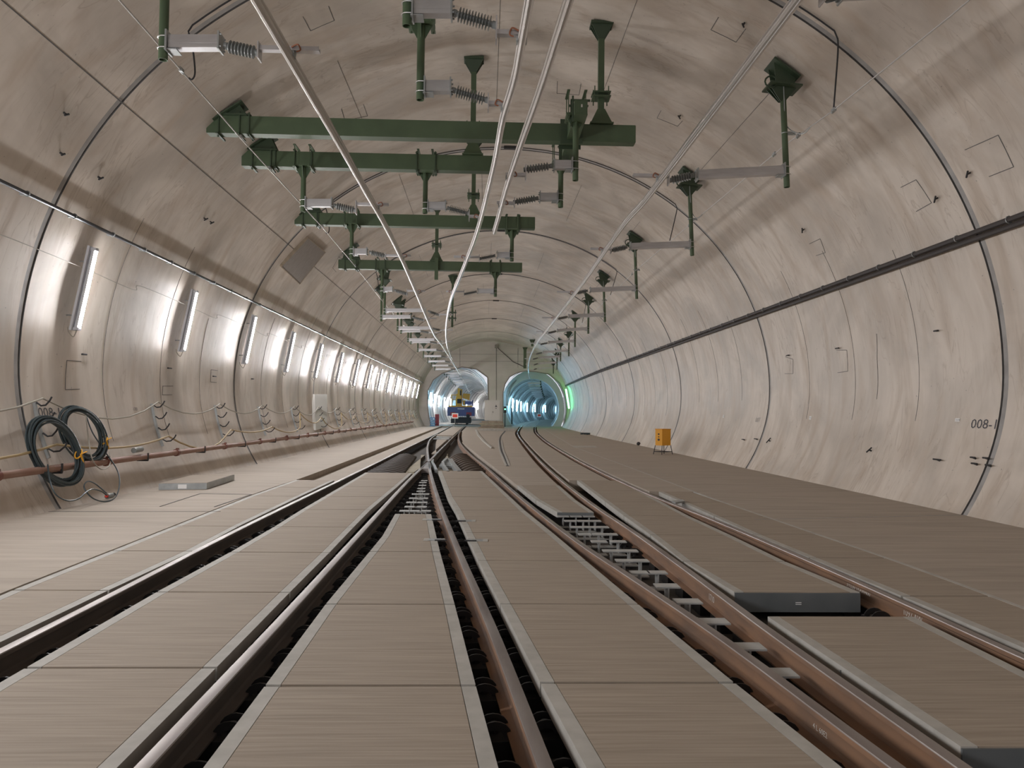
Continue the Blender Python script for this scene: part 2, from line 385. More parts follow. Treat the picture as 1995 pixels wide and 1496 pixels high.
def clip(i, y, mb, sides=(-1, 1)):
    p = V((RX[i](y), y, 0)); d = V((RX[i](y+0.1)-RX[i](y-0.1), 0.2, 0)).normalized(); sd = V((d.y, -d.x, 0))
    mb.bar(p+sd*(-0.21 if -1 in sides else -0.075)+V((0, 0, -0.205)), p+sd*(0.21 if 1 in sides else 0.075)+V((0, 0, -0.205)), 0.26, 0.1)            # base plate on its sleeper block
    for s in sides:
        for k in (-0.055, 0.055):                                                            # two domed hoops each side
            c = p+d*k+sd*(s*0.135)
            mb.sweep([(-0.022, 0), (0.022, 0), (0.022, 0.012), (-0.022, 0.012)], [c+sd*(0.065*math.cos(a))+V((0, 0, -0.155+0.05*math.sin(a))) for a in [math.pi*q/8 for q in range(9)]], up=d)
        mb.lathe(p+sd*(s*0.135)+V((0, 0, -0.16)), (0, 0, 1), [(0, 0.03), (0.04, 0.03), (0.055, 0.02)], 8)
RAILS = [(1, -4, 118, 'leftmost running rail, beside the left walkway, dark sided', (3, 40)),
         (2, -4, 22.6, 'running rail second from the left, from bottom edge to the crossing nose', (3, 22)),
         (3, -4, 22.6, 'brown running rail in the middle of the picture with a black trough on both sides', (3, 22)),
         (4, 1.6, 61, 'fourth running rail from the left, rusty, curving left into the far switch', (3, 26)),
         (5, 1.6, 150, 'fifth running rail from the left, rusty, sweeping into the right portal', (3, 14)),
         (6, -4, 150, 'rightmost running rail, beside the right walkway, sweeping into the right portal', (3, 12))]
rails = {}
for i, y0, y1, lab, (c0, c1) in RAILS:
    r = MB().sweep(RP, rail_path(i, y0, y1), RM).build('running_rail', [M['raildark' if i < 3 else 'rail'], M['railhead']])
    tag(r, lab, 'rail', 'running rails'); rails[i] = r
    y = c0; 
    while y < c1:
        mb = MB(); clip(i, y, mb, (-1,) if i == 4 and y < 9 else ((1,) if i == 5 and y < 9 else (-1, 1))); mb.build('rail_fastening', M['rib'], r); y += 0.56
# the crossing: nose, wings, then the closure rails beyond it
fx = RX[3](22.6)
nose = MB()
a, b = V((RX[2](20.2), 20.2, RT)), V((RX[3](20.2), 20.2, RT))
nose.prism([V((RX[2](20.4)-.036, 20.4, RT)), V((RX[3](20.4)+.036, 20.4, RT)), V((RX[3](22.8)+.03, 23.0, RT)), V((RX[2](22.8)-.03, 23.0, RT))], (0, 0, -0.17))
tag(nose.build('crossing_nose', M['railhead']), 'pale steel crossing nose where the second and third rails meet', 'rail crossing')
for i, y0, y1, lab in ((2, 23.3, 118, 'straight running rail beyond the crossing, leading under the blue wagon'),
                       (3, 23.3, 53, 'curved closure rail beyond the crossing, bending left to the outer rail')):
    r = MB().sweep(RP, rail_path(i, y0, y1), RM).build('running_rail', [M['raildark'], M['railhead']]); tag(r, lab, 'rail', 'running rails')
    y = 24
    while y < 40:
        mb = MB(); clip(i, y, mb, (1,) if i == 3 else (-1,)); mb.build('rail_fastening', M['ribbrown'], r); y += 0.6
def guard(pxs, lab, z=0.0, w=0.07):
    pts = [atz(x, y, z) for x, y in pxs]
    g = MB().sweep([(-w/2, 0), (w/2, 0), (w/2, -0.15), (-w/2, -0.15)], pts).build('guard_rail', M['galv'], smooth=False); tag(g, lab, 'guard rail', 'guard rails at the crossing')
guard([(843, 894), (842, 899), (846, 906), (850, 914.5)], 'short bent wing rail just right of the crossing nose')
guard([(870.5, 892), (862.5, 899), (864, 904), (873.5, 918)], 'bent grey check rail beyond the centre panels, left one of two')
guard([(877.5, 893), (883, 902), (896, 918)], 'straight grey check rail beyond the centre panels, right one of two', w=0.12)
# chalk on the rail webs
def web_text(i, y, txt, size, z=-0.115):
    def fn(u, v):
        yy = y-u; return V((RX[i](yy)-0.011, yy, z+v+RT))
    lettering(txt, size, fn).build('chalk_marking', M['chalk'], rails[i], smooth=False)
web_text(6, 7.15, '3Y026/1RAW400', 0.06, -0.085); web_text(6, 6.2, '1097 AW', 0.07, -0.1); web_text(5, 6.75, '1710', 0.08); web_text(4, 4.0, '4 L 60E2', 0.04)

# ------------------------------------------------------------------ floor and cover panels
def edge(pxs, z=0.0): return sorted([(p.y, p.x) for p in [atz(x, y, z) for x, y in pxs]])
def strip_floor(name, fl, fr, y0, y1, m, z0=-0.25, z1=0.0, step=1.0):
    ys = []; y = y0
    while y < y1-1e-6: ys.append(y); y += step
    ys.append(y1); n = len(ys); vs = []
    for y in ys:
        for x in (fl(y), fr(y)): vs += [V((x, y, z1)), V((x, y, z0))]
    fs = []
    for i in range(n-1):
        a, b = i*4, i*4+4
        fs += [(a, a+2, b+2, b), (a+1, b+1, b+3, a+3), (a, b, b+1, a+1), (a+2, a+3, b+3, b+2)]
    fs += [(0, 1, 3, 2), ((n-1)*4, (n-1)*4+2, (n-1)*4+3, (n-1)*4+1)]
    return struct(MB().add(vs, fs).build(name, m, smooth=False))
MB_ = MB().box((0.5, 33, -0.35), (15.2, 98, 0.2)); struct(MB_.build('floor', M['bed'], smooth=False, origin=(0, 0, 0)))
Lw = [(-16, -3.9)]+edge([(0, 1160.6), (42.6, 1142), (225.6, 1070), (500, 961), (588, 931), (837.5, 838)])+[(82, -4.6)]
lw = lambda y: lerp_tab(Lw, y)
strip_floor('floor_left_walkway', lambda y: -6.55, lambda y: lw(y)-(0.03 if y < 17 else 0), YN, YE, M['walk'])
Gr = [(-16, 5.0)]+edge([(1995, 1187), (1933, 1163), (1722, 1086), (1588, 1040.6), (1492, 1007.5), (1399, 976), (1240, 916), (1116, 870), (1060, 836)])+[(82, 6.9)]
gr = lambda y: lerp_tab(Gr, y)
strip_floor('floor_right_walkway', lambda y: gr(y)+0.05, lambda y: 7.75+flare(y), YN, YE, M['walk'])
o = strip_floor('trim_1', lambda y: gr(y), lambda y: gr(y)+0.05, YN, YE, M['strip'], z1=0.002)
GAP = 0.017
ROWS = {
 'A': dict(l=[(98, 1273), (323, 1143), (500, 1048), (580, 997), (718, 917)], r=[(227, 1496), (441, 1280.6), (576, 1142), (648, 1070), (716, 998), (776.5, 946), (807, 918)],
           y=[2.9, 4.65, 6.55, 8.38, 10.2, 12.0, 13.8, 15.6, 17.4, 19.2], s=(1, 1), where='between the two leftmost rails'),
 'B': dict(l=[(0, 1160.6), (42.6, 1142), (225.6, 1070), (500, 961), (588, 931)], r=[(0, 1251), (230.5, 1140.6), (376, 1073), (469, 1023), (500, 1008), (580, 969), (660, 931.6)],
           y=[2.9, 4.7, 6.6, 8.42, 10.22, 12.0, 13.8, 15.4, 17.0], s=(1, 1), where='between the left walkway and the leftmost rail'),
 'C': dict(l=[(395.5, 1496), (519, 1332), (636, 1175), (744, 1046), (771.6, 998)], r=[(971, 1496), (926, 1332), (886, 1178), (857, 1074.6), (839, 998)],
           y=[2.7, 4.35, 6.16, 8.45, 11.55], s=(1, 1), where='between second and third rails'),
 'D': dict(l=[(1143, 1496), (1052.6, 1329), (974.4, 1175), (932, 1091), (917, 1058), (889.5, 996), (872.6, 968), (854.7, 919)], r=[(1641.6, 1496), (1416, 1318), (1236, 1171), (1140, 1091), (1077, 1038), (1022, 994), (942, 920)],
           y=[2.7, 4.39, 6.18, 7.97, 9.8, 12.06, 13.9, 15.7, 17.7, 20.0], s=(1, 1), where='between third and fourth rails'),
 'E': dict(l=[(1083, 996), (1043, 973), (1000, 939), (914.7, 872.6)], r=[(1154, 996), (1124, 976), (1048, 910), (1000, 856)],
           y=[11.85, 13.5, 16.2], s=(1, 1), where='beyond the open bearers between the rusty rails'),
 'F': dict(l=[(1436, 1156), (1329, 1091.7), (1266, 1040.6), (1209, 1000), (1130, 940)], r=[(1681, 1156), (1525, 1091.7), (1422.6, 1042), (1341, 1004.5), (1210, 936)],
           y=[6.6, 7.98, 9.7, 11.5, 13.3, 15.2, 17.5], s=(1, 1), where='between the two rightmost rails'),
 'G': dict(l=[(1995, 1262), (1762, 1163), (1576, 1086), (1467.7, 1040.6), (1392.5, 1006), (1334, 980)], r=[(1995, 1187), (1933, 1163), (1722, 1086), (1588, 1040.6), (1492, 1007.5), (1399, 976)],
           y=[2.8, 4.6, 6.48, 8.2, 9.8, 11.5, 13.3, 15.1], s=(1, 0), where='between rightmost rail and right walkway'),
}
def panel(ql, qr, y0, y1, sl, sr, label, group, dz=0.0, notch=None):
    y0 += GAP; y1 -= GAP; sw = 0.085
    n = max(1, int((y1-y0)/0.9)); ys = [y0+(y1-y0)*k/n for k in range(n+1)]
    a = [V((ql(y), y, dz)) for y in ys]; b = [V((qr(y), y, dz)) for y in ys]
    ia = [p+V((sw if sl else 0, 0, 0)) for p in a]; ib = [p-V((sw if sr else 0, 0, 0)) for p in b]
    th = V((0, 0, -0.085))
    o = MB().prism(ia+ib[::-1], th).build('cover_panel', M['panel'], smooth=False)
    tag(o, label, 'cover panel', group)
    if sl: MB().prism(a+[p-V((0.004, 0, 0)) for p in ia][::-1], th).build('edge_strip', M['strip'], o, smooth=False)['label'] = 'paler strip along the left edge'
    if sr: MB().prism([p+V((0.004, 0, 0)) for p in ib]+b[::-1], th).build('edge_strip', M['strip'], o, smooth=False)['label'] = 'paler strip along the right edge'
    return o
EDG = {}
for k, d in ROWS.items():
    el, er = edge(d['l']), edge(d['r'])
    ql = (lambda e: lambda y: lerp_tab(e, y))(el); qr = (lambda e: lambda y: lerp_tab(e, y))(er); EDG[k] = (ql, qr)
    n = len(d['y'])-1
    for i in range(n):
        w = 'nearest' if i == 0 else ('farthest' if i == n-1 else ORD[i])
        panel(ql, qr, d['y'][i], d['y'][i+1], d['s'][0], d['s'][1], 'concrete cover panel %s, %s of that row' % (d['where'], w), 'cover panels '+d['where'])
# the shifted panel lying forward of its row, and the steel skirts seen at open ends
p1, p2, p3, p4 = atz(1494, 1199.6), atz(1769.5, 1196.6), atz(1995, 1307.7), atz(1876, 1457)
rr = smooth_tab([(p3.y-2, p3.x+0.02), (p3.y, p3.x), (p2.y, p2.x)]); l2 = smooth_tab([(p4.y-1, p4.x+0.03), (p4.y, p4.x), (p1.y, p1.x)])
sp = panel(l2, lambda y: lerp_tab([(p3.y, p3.x), (p2.y, p2.x)], y), p4.y, p1.y, 1, 1, 'cover panel between the two rightmost rails shifted towards the camera, its row open behind it', 'shifted cover panel')
def skirt(parent, ya, xa, xb, h=0.17):
    MB().box(((xa+xb)/2, ya-0.006, -h/2-0.004), (xb-xa, 0.012, h-0.008)).build('steel_skirt', M['steelframe'], parent, smooth=False)['label'] = 'dark grey steel end skirt'
skirt(sp, p4.y+GAP, l2(p4.y), lerp_tab([(p3.y, p3.x), (p2.y, p2.x)], p4.y))
MB().box((l2((p4.y+p1.y)/2)-0.0, (p4.y+p1.y)/2, -0.05), (0.012, 0.01, 0.05)).build('lifting_lug', M['galv'], sp, smooth=False)
for o in list(bpy.data.objects):
    if o.name.startswith('cover_panel') and o.get('label', '').endswith('nearest of that row'):
        if 'two rightmost rails' in o['label']: 
            sk = o; skirt(o, 6.6+GAP, EDG['F'][0](6.6), EDG['F'][1](6.6))
            MB().box(((EDG['F'][0](6.6)+EDG['F'][1](6.6))/2, 6.59, -0.085), (0.05, 0.006, 0.006)).box(((EDG['F'][0](6.6)+EDG['F'][1](6.6))/2, 6.59, -0.1), (0.05, 0.006, 0.006)).build('grip_slot', M['white'], o, smooth=False)
        if 'open bearers' in o['label']: skirt(o, 11.85+GAP, EDG['E'][0](11.85), EDG['E'][1](11.85), 0.07)
# notches with little troughs beside the middle rail
for (x, y, s, lab) in ((845, 1012, -1, 'left of the middle rail, farther one'), (851, 1051, -1, 'left of the middle rail, nearer one'),
                       (905, 1014, 1, 'right of the middle rail, farther one'), (925, 1052, 1, 'right of the middle rail, nearer one')):
    p = atz(x, y, 0.004)
    t = thing('cable_trough', 'short steel cable trough let into the panel edge, '+lab, 'trough', (p.x, p.y, 0), 'cable troughs beside the middle rail')
    MB().box((p.x, p.y, 0.003), (0.19, 0.13, 0.008)).build('cover_plate', M['galv'], t, smooth=False)
    MB().box((p.x+s*0.125, p.y, 0.003), (0.06, 0.17, 0.007)).build('flange', M['strip'], t, smooth=False)
    MB().box((p.x-s*0.05, p.y-0.06, 0.006), (0.14, 0.025, 0.014)).build('lip', M['dark'], t, smooth=False)
# plain floor beyond the panels
fe_l, fe_r = EDG['E']
strip_floor('floor_middle', lambda y: max(fe_l(y), RX[4](y)+0.13) if y < 40 else (RX[4](y)+0.2 if y < 60 else RX[2](y)+0.2), lambda y: RX[5](y)-0.19, 16.2, YE, M['walk'])
strip_floor('floor_right_track', lambda y: RX[5](y)+0.19, lambda y: RX[6](y)-0.17, 17.5, YE, M['walk'])
strip_floor('floor_right_verge', lambda y: RX[6](y)+0.17, lambda y: gr(y), 15.1, YE, M['walk'])
strip_floor('floor_left_track', lambda y: RX[1](y)+0.16, lambda y: RX[2](y)-0.12, 50, YE, M['walk'])
strip_floor('floor_left_verge', lambda y: lw(y), lambda y: RX[1](y)-0.12, 17.0, YE, M['walk'], z1=-0.13)
strip_floor('floor_switch', lambda y: max(RX[3](y)+0.35, RX[1](y)+0.2), lambda y: RX[2](y)-0.25, 29, 49.8, M['walk'], z1=-0.05)
strip_floor('floor_crossing', lambda y: RX[2](y)+0.3, lambda y: RX[4](y)-0.75, 20.2, 31, M['plank'], z1=-0.16)
strip_floor('floor_crossing_left', lambda y: RX[1](y)+0.9, lambda y: RX[3](y)-0.25, 19.3, 30, M['plank'], z1=-0.16)
# dark slit of the curved drain at mid floor
sl = MB().sweep([(-0.045, 0.004), (0.045, 0.004), (0.045, -0.05), (-0.045, -0.05)], spline([atz(989, 908), atz(983, 893), atz(976, 875), atz(974, 858), atz(977, 848), atz(986, 838)], 5))
tag(sl.build('drain_slot', M['dark'], smooth=False), 'narrow curved drain slot in the floor between the crossing and the right track', 'drain')
for k, pp in enumerate((((992, 907), (987, 893), (980, 875), (977.5, 858)), ((986, 907), (980, 893), (973, 875), (971, 858)))):
    e = MB().sweep([(-0.03, 0.012), (0.03, 0.012), (0.03, -0.03), (-0.03, -0.03)], spline([atz(*q) for q in pp], 5))
    tag(e.build('drain_kerb', M['strip'], smooth=False), 'pale kerb strip on the %s side of the curved drain slot' % ('right', 'left')[k], 'kerb', 'drain kerbs')
kb = MB().prism([atz(926, 838), atz(930, 848), atz(940, 860), atz(957, 874), atz(960, 873.5), atz(944, 860), atz(934, 848), atz(929, 838)], (0, 0, 0.05))
tag(kb.build('curved_kerb', M['strip'], smooth=False), 'low curved concrete kerb left of the drain slot, stepping towards the crossing', 'kerb')

# steel bearers in the open troughs
def bearer(px, py, wpx, lab, group, z=-0.05, m='bearer', long=0.13):
    p = atz(px, py, z); w = wpx*p.y/F
    mb = MB().box((p.x, p.y, z-0.006), (w, long, 0.012)).box((p.x, p.y, z-0.075), (0.014, long*0.9, 0.126)).box((p.x, p.y, z-0.165), (w, long, 0.012))
    o = mb.build('steel_bearer', M[m], smooth=False); tag(o, lab, 'bearer', group)
R5 = [(1005, (1097, 1121.6, 1147), 22), (1014, (1111, 1136, 1159), 23), (1026, (1124, 1149, 1173), 25), (1040, (1139, 1166, 1190), 25), (1054, (1167, 1204), 31), (1072, (1191, 1225), 34),
      (1091, (1215.5, 1247), 32), (1114, (1246, 1280), 37), (1140, (1299,), 46), (1170, (1339.5,), 51), (1209, (1389,), 58), (1258, (1455,), 64), (1309, (1520,), 58)]
SIDE = {1: [''], 2: ['left ', 'right '], 3: ['left ', 'middle ', 'right ']}
for j, (y, xs, w) in enumerate(R5[::-1]):
    for k, x in enumerate(xs):
        bearer(x, y, w, 'steel bearer between fourth and fifth rails, %sone in the %s row' % (SIDE[len(xs)][k], ORD[j]), 'steel bearers between the rusty rails', long=0.16 if j < 5 else 0.14)
R2 = [(935.7, (826.7,), 12), (939.6, (824,), 14), (945, (823,), 14.5), (951, (821,), 15), (956.5, (820,), 16), (962, (811, 828), 16.5), (970, (806, 825), 17.5), (978, (801.5, 823), 19), (986.5, (798, 822), 19), (994.5, (788, 808, 830), 19)]
for j, (y, xs, w) in enumerate(R2[::-1]):
    for k, x in enumerate(xs):
        bearer(x, y, w, 'steel bearer in the V before the crossing nose, %sone in the %s row' % (SIDE[len(xs)][k], ORD[j]), 'steel bearers before the crossing nose', long=0.15)
# humped dark sleepers left of the crossing, brown ones right of it
def hump(p0, p1, w, h, m, lab, group):
    p0, p1 = V(p0), V(p1); n = 8; path = [p0.lerp(p1, k/n)+V((0, 0, h*math.sin(math.pi*(0.15+0.85*k/n))*0.5)) for k in range(n+1)]
    o = MB().sweep([(-w/2, -0.10), (w/2, -0.10), (w/2, -0.03), (w*0.3, 0), (-w*0.3, 0), (-w/2, -0.03)], path).build('sleeper', M[m]); tag(o, lab, 'sleeper', group)
for j in range(16):
    y = 19.5+0.56*j; x = RX[1](y)+0.10; e = 0.95-0.022*j
    hump((x, y+0.25, -0.08), (x+e, y, -0.1), 0.17, 0.16, 'sleeper', 'dark humped sleeper beside the leftmost rail, %s in line' % nth(j), 'dark sleepers left of the crossing')
for j in range(11):
    y = 20.3+0.75*j; x = RX[4](y)-0.12
    hump((x, y+0.25, -0.06), (x-0.62, y, -0.14), 0.2, 0.24, 'ribbrown', 'brown humped sleeper beside the fourth rail, %s in line' % nth(j), 'brown sleepers right of the crossing')
for j in range(15):
    y = 19.6+0.6*j; xa, xb = RX[1](y)+1.15, RX[3](y)-0.4
    if xb-xa > 0.12:
        o = MB().box(((xa+xb)/2, y, -0.10), (xb-xa, 0.2, 0.1)).build('tie_bar', M['plank'], smooth=False); tag(o, 'pale tie bar left of the crossing, %s in line' % nth(j), 'tie bar', 'pale tie bars left of the crossing')
for j in range(14):
    y = 20.5+0.6*j; xa, xb = RX[2](y)+(0.95 if j < 4 else 0.35), RX[4](y)-0.85
    if xb-xa > 0.1:
        o = MB().box(((xa+xb)/2, y, -0.10), (xb-xa, 0.2, 0.1)).build('tie_bar', M['galv'], smooth=False); tag(o, 'grey tie bar right of the crossing, %s in line' % nth(j), 'tie bar', 'grey tie bars right of the crossing')
# switch rods far down
for k, (y, lab) in enumerate(((44, 'nearer'), (47, 'farther'))):
    o = MB().box(((RX[3](y)+RX[2](y))/2, y, -0.02), (0.9, 0.35, 0.06)).build('switch_rod_cover', M['galv'], smooth=False); tag(o, '%s grey rod cover between the converging far switch rails' % lab, 'switch cover', 'switch rod covers')

# ------------------------------------------------------------------ overhead conductor rails
ZC = 5.52
def cond(pxs, lab, extra=(), z=ZC+0.03):
    pts = [atz(x, y, z) for x, y in pxs]; pts = [p+V((0, 0, -0.03)) for p in pts]+[V(e) for e in extra]
    path = spline(pts, 8)
    prof = [(-0.021, 0), (0.021, 0), (0.024, 0.018), (0.034, 0.026), (0.036, 0.045), (0.014, 0.05), (0.012, 0.098), (0.046, 0.1), (0.046, 0.112), (-0.046, 0.112), (-0.046, 0.1), (-0.012, 0.098), (-0.014, 0.05), (-0.036, 0.045), (-0.034, 0.026), (-0.024, 0.018)]
    o = MB().sweep(prof, path).build('conductor_rail', M['conductor']); tag(o, lab, 'conductor rail', 'overhead conductor rails'); return o, path
def before(px, py, dx, y):                            # continue towards and past the camera
    p = atz(px, py, ZC+0.03); return p
O1 = [(495, 0), (594, 170), (698, 350), (784, 510), (844, 649), (862, 675), (888, 716), (905, 745), (913.5, 763)]
O2 = [(1033, 0), (1005, 150), (980, 237), (962, 331), (932, 448), (911, 505), (897, 540), (882, 576), (875, 602), (870, 630), (869, 655), (872.5, 679), (881, 700)]
O3 = [(1111, 0), (1057, 168), (1016, 283), (987, 370), (972, 425), (963, 455)]
O4 = [(1558, 0), (1394, 216), (1262, 388), (1210, 448), (1131, 560), (1075, 632), (1041, 678), (1029.5, 712)]
def lead(pts):
    a, b = atz(*pts[0], ZC+0.03), atz(*pts[1], ZC+0.03); d = (a-b)/(a.y-b.y)
    q = a+d*(-4-a.y); v = q-V((0, 0, H)); c = V((0, 0, 0)); return q
def cond2(pxs, lab, tail=()):
    q = lead(pxs); pts = [q]+[atz(x, y, ZC+0.03) for x, y in pxs]; pts = [p-V((0, 0, 0.03)) for p in pts]+[V(t) for t in tail]
    path = spline(pts, 8)
    # T-shaped hollow section: broad top, slim web, bulb holding the contact wire
    prof = [(-0.012, 0), (0.012, 0), (0.016, 0.012), (0.034, 0.022), (0.04, 0.04), (0.04, 0.062), (0.026, 0.085), (0.046, 0.095), (0.046, 0.112), (-0.046, 0.112), (-0.046, 0.095), (-0.026, 0.085), (-0.04, 0.062), (-0.04, 0.04), (-0.034, 0.022), (-0.016, 0.012)]
    o = MB().sweep(prof, path).build('conductor_rail', M['conductor']); tag(o, lab, 'conductor rail', 'overhead conductor rails'); return path
P1 = cond2(O1, 'silver overhead conductor rail on the left, running into the left portal', [(-2.2, 150, ZC), (0.6, 185, ZC)])
P2 = cond2(O2, 'silver overhead conductor rail left of centre, curving to join the left one far away')
P3 = cond2(O3, 'short-ended silver overhead conductor rail right of centre, stopping in mid air')
P4 = cond2(O4, 'silver overhead conductor rail on the right, swinging into the right portal', [aty(1032, 736, 82), aty(1040, 748, 92), aty(1053, 761, 105), aty(1070, 773, 120)])
def at_path(path, Y):
    for a, b in zip(path, path[1:]):
        if a.y <= Y <= b.y: return a.lerp(b, (Y-a.y)/(b.y-a.y))
    return path[-1]

# ------------------------------------------------------------------ green supports with insulated arms
def insulator(mb, p0, p1, rod=0.028, shed=0.075, n=8, thin=False):
    d = (V(p1)-V(p0)); L = d.length; prof = [(0, rod*1.25), (L*0.09, rod*1.25), (L*0.09, rod)]
    for k in range(n):
        a = L*(0.12+0.76*k/n); st = L*0.76/n
        if thin: prof += [(a+st*0.3, rod), (a+st*0.45, shed), (a+st*0.55, shed), (a+st*0.7, rod)]
        else: prof += [(a+st*0.12, rod*1.15), (a+st*0.42, shed*0.97), (a+st*0.6, shed), (a+st*0.7, shed*0.92), (a+st*0.9, rod*1.15)]
    prof += [(L*0.91, rod), (L*0.91, rod*1.25), (L, rod*1.25)]
    mb.lathe(p0, d, prof, 14)
def support(label, Y, post, arm, box, ins, hold, path, top, thin=False, group='catenary supports', tilt=None, loop=False, lean=0.0):
    """pixel-measured at distance Y: post (x, y_bottom); arm y; box (x0,x1); ins (x0,y0,x1,y1); hold (x0,x1,y); top = 'ceiling' or (y of top)"""
    B = aty(post[0], post[1], Y); xp = B.x
    zt = lining_z(xp)-0.02 if top == 'ceiling' else aty(post[0], top[1], Y).z
    t = thing('catenary_support', label, 'catenary support', (xp, Y, B.z), group)
    r = 0.052
    T = V((xp-lean*(zt-B.z), Y, zt))
    d = 1 if box[1] > box[0] else -1
    MB().pipe(B, T, r).build('drop_post', M['green'], t)
    br = MB()
    if top == 'ceiling':
        if zt-B.z > 0.5:
            k = T+V((0, 0, -0.28))
            nx = (lin(t_of(T), 0)-lin(t_of(T), 1)); nx.y = 0; nx.normalize()
            u = V((nx.z, 0, -nx.x))
            pl = T+V((0, 0, 0.0))
            br.bar(pl-u*0.28, pl+u*0.28, 0.5, 0.035, up=nx)
            br.prism([pl-u*0.24+V((0, -.14, 0)), pl+u*0.24+V((0, -.14, 0)), k+V((0.16, -.14, 0)), k+V((-0.16, -.14, 0))], (0, 0.016, 0))
            br.prism([pl-u*0.24+V((0, .14, 0)), pl+u*0.24+V((0, .14, 0)), k+V((0.12, .14, 0)), k+V((-0.12, .14, 0))], (0, 0.016, 0))
            rot = Matrix.Rotation(0.1, 3, 'Y')
            br.box(k, (0.56, 0.46, 0.03), rot)
            k2 = k+V((0, 0, -0.24))
            for sy in (-0.008, 0.1, -0.1): br.prism([k+V((-0.24, sy, 0)), k+V((0.24, sy, 0)), k2+V((0.05, sy*0.4, 0)), k2+V((-0.05, sy*0.4, 0))], (0, 0.014, 0))
            br.tube([k+V((-0.24+0.11*math.cos(a), -0.12, 0.06+0.1*math.sin(a))) for a in [q*math.pi/6 for q in range(12)]], 0.016, 6, closed=True)
    else:
        k = T; br.box(k+V((0, 0, 0.012)), (0.36, 0.3, 0.024))
        k2 = k+V((0, 0, -0.22))
        br.prism([k+V((-0.17, -0.008, 0)), k+V((0.17, -0.008, 0)), k2+V((0.05, -0.008, 0)), k2+V((-0.05, -0.008, 0))], (0, 0.016, 0))
        br.prism([k+V((-0.008, -0.14, 0)), k+V((-0.008, 0.14, 0)), k2+V((-0.008, 0.05, 0)), k2+V((-0.008, -0.05, 0))], (0.016, 0, 0))
        for sx in (-0.15, 0.15):
            for sy in (-0.17, 0.17): br.cyl(k+V((sx, sy, -0.06)), k+V((sx, sy, 0.42)), 0.009, n=6)
            br.box(k+V((sx, 0, 0.40)), (0.05, 0.4, 0.02)); br.box(k+V((sx, 0, -0.03)), (0.06, 0.42, 0.02))
    br.build('top_bracket', M['dgreen'] if top == 'ceiling' else M['green'], t, smooth=False)
    a0, a1 = aty(box[0], arm, Y), aty(box[1], arm if len(box) < 3 else box[2], Y)
    a0 = V((xp+d*0.075, Y, a0.z)); hh = 0.15
    ab = MB().bar(a0, a1, 0.12, hh, up=(0, 0, 1)).bar(a0+V((0, -0.061, 0)), a1+V((0, -0.061, 0)), 0.004, 0.05)
    ab.build('arm_box', M['alu'], t, smooth=False)
    mp = MB().box(V((xp+d*0.062, Y, a0.z)), (0.02, 0.2, 0.24)).box(V((xp+d*0.11, Y, a0.z-0.1)), (0.14, 0.17, 0.012)); mp.build('mounting_plate', M['galv'], t, smooth=False)
    mp = MB().box(a1, (0.018, 0.19, 0.21))
    for sx in (-.07, .07):
        for sz in (-.07, .07): mp.cyl(a1+V((d*0.008, sx, sz)), a1+V((d*0.03, sx, sz)), 0.012, n=6)
    mp.build('end_plate', M['galv'], t, smooth=False)
    for dz in (-0.07, 0.06):
        MB().tube([V((xp+d*0.065, Y-0.062, a0.z+dz))]+[V((xp-d*0.062*math.sin(q*math.pi/8), Y-0.062*math.cos(q*math.pi/8), a0.z+dz)) for q in range(9)]+[V((xp+d*0.065, Y+0.062, a0.z+dz))], 0.007, 6).build('u_bolt', M['wire'], t)
    i0, i1 = aty(ins[0], ins[1], Y), aty(ins[2], ins[3], Y)
    mb = MB(); insulator(mb, i0, i1, thin=thin, n=11 if thin else 8, shed=0.082 if thin else 0.075, rod=0.034); mb.build('insulator', M['insul'], t)
    h0, h1 = aty(hold[0], hold[2], Y), aty(hold[1], hold[2], Y)
    cp = at_path(path, Y)
    h0.z = h1.z = max(min(h0.z, cp.z+0.24), cp.z+0.15)
    hb = MB().bar(h0, h1, 0.085, 0.012).bar(h0+V((0, -0.04, 0.02)), h1+V((0, -0.04, 0.02)), 0.008, 0.05).bar(h0+V((0, 0.04, 0.02)), h1+V((0, 0.04, 0.02)), 0.008, 0.05)
    e0 = V((h0.x, Y, (h0.z+i1.z)/2)); hb.box(e0, (0.016, 0.15, abs(i1.z-h0.z)+0.16))
    hb.build('holder', M['alu'], t, smooth=False)
    cl = MB().box(cp+V((0, 0, 0.125)), (0.12, 0.1, 0.025)).cyl(cp+V((0, 0, 0.13)), V((cp.x, Y, h0.z)), 0.014, n=8).box(cp+V((0.05, 0, 0.1)), (0.014, 0.09, 0.05)).box(cp+V((-0.05, 0, 0.1)), (0.014, 0.09, 0.05))
    cl.build('conductor_clamp', M['galv'], t, smooth=False)
    if not far(Y):
        js = d if (h1.x-cp.x)*d > 0.15 else -d; jx = cp.x+js*0.05
        MB().tube(spline([V((jx-js*0.02, Y-0.06, h0.z+0.02)), V((jx+js*0.05, Y-0.07, h0.z+0.05)), V((jx+js*0.08, Y-0.07, h0.z+0.01)), V((jx+js*0.08, Y-0.07, cp.z+0.13)), V((jx+js*0.04, Y-0.06, cp.z+0.12))], 5), 0.009, 6).build('jumper_cable', M['copper'], t)
    return t, T
def far(Y): return Y > 34
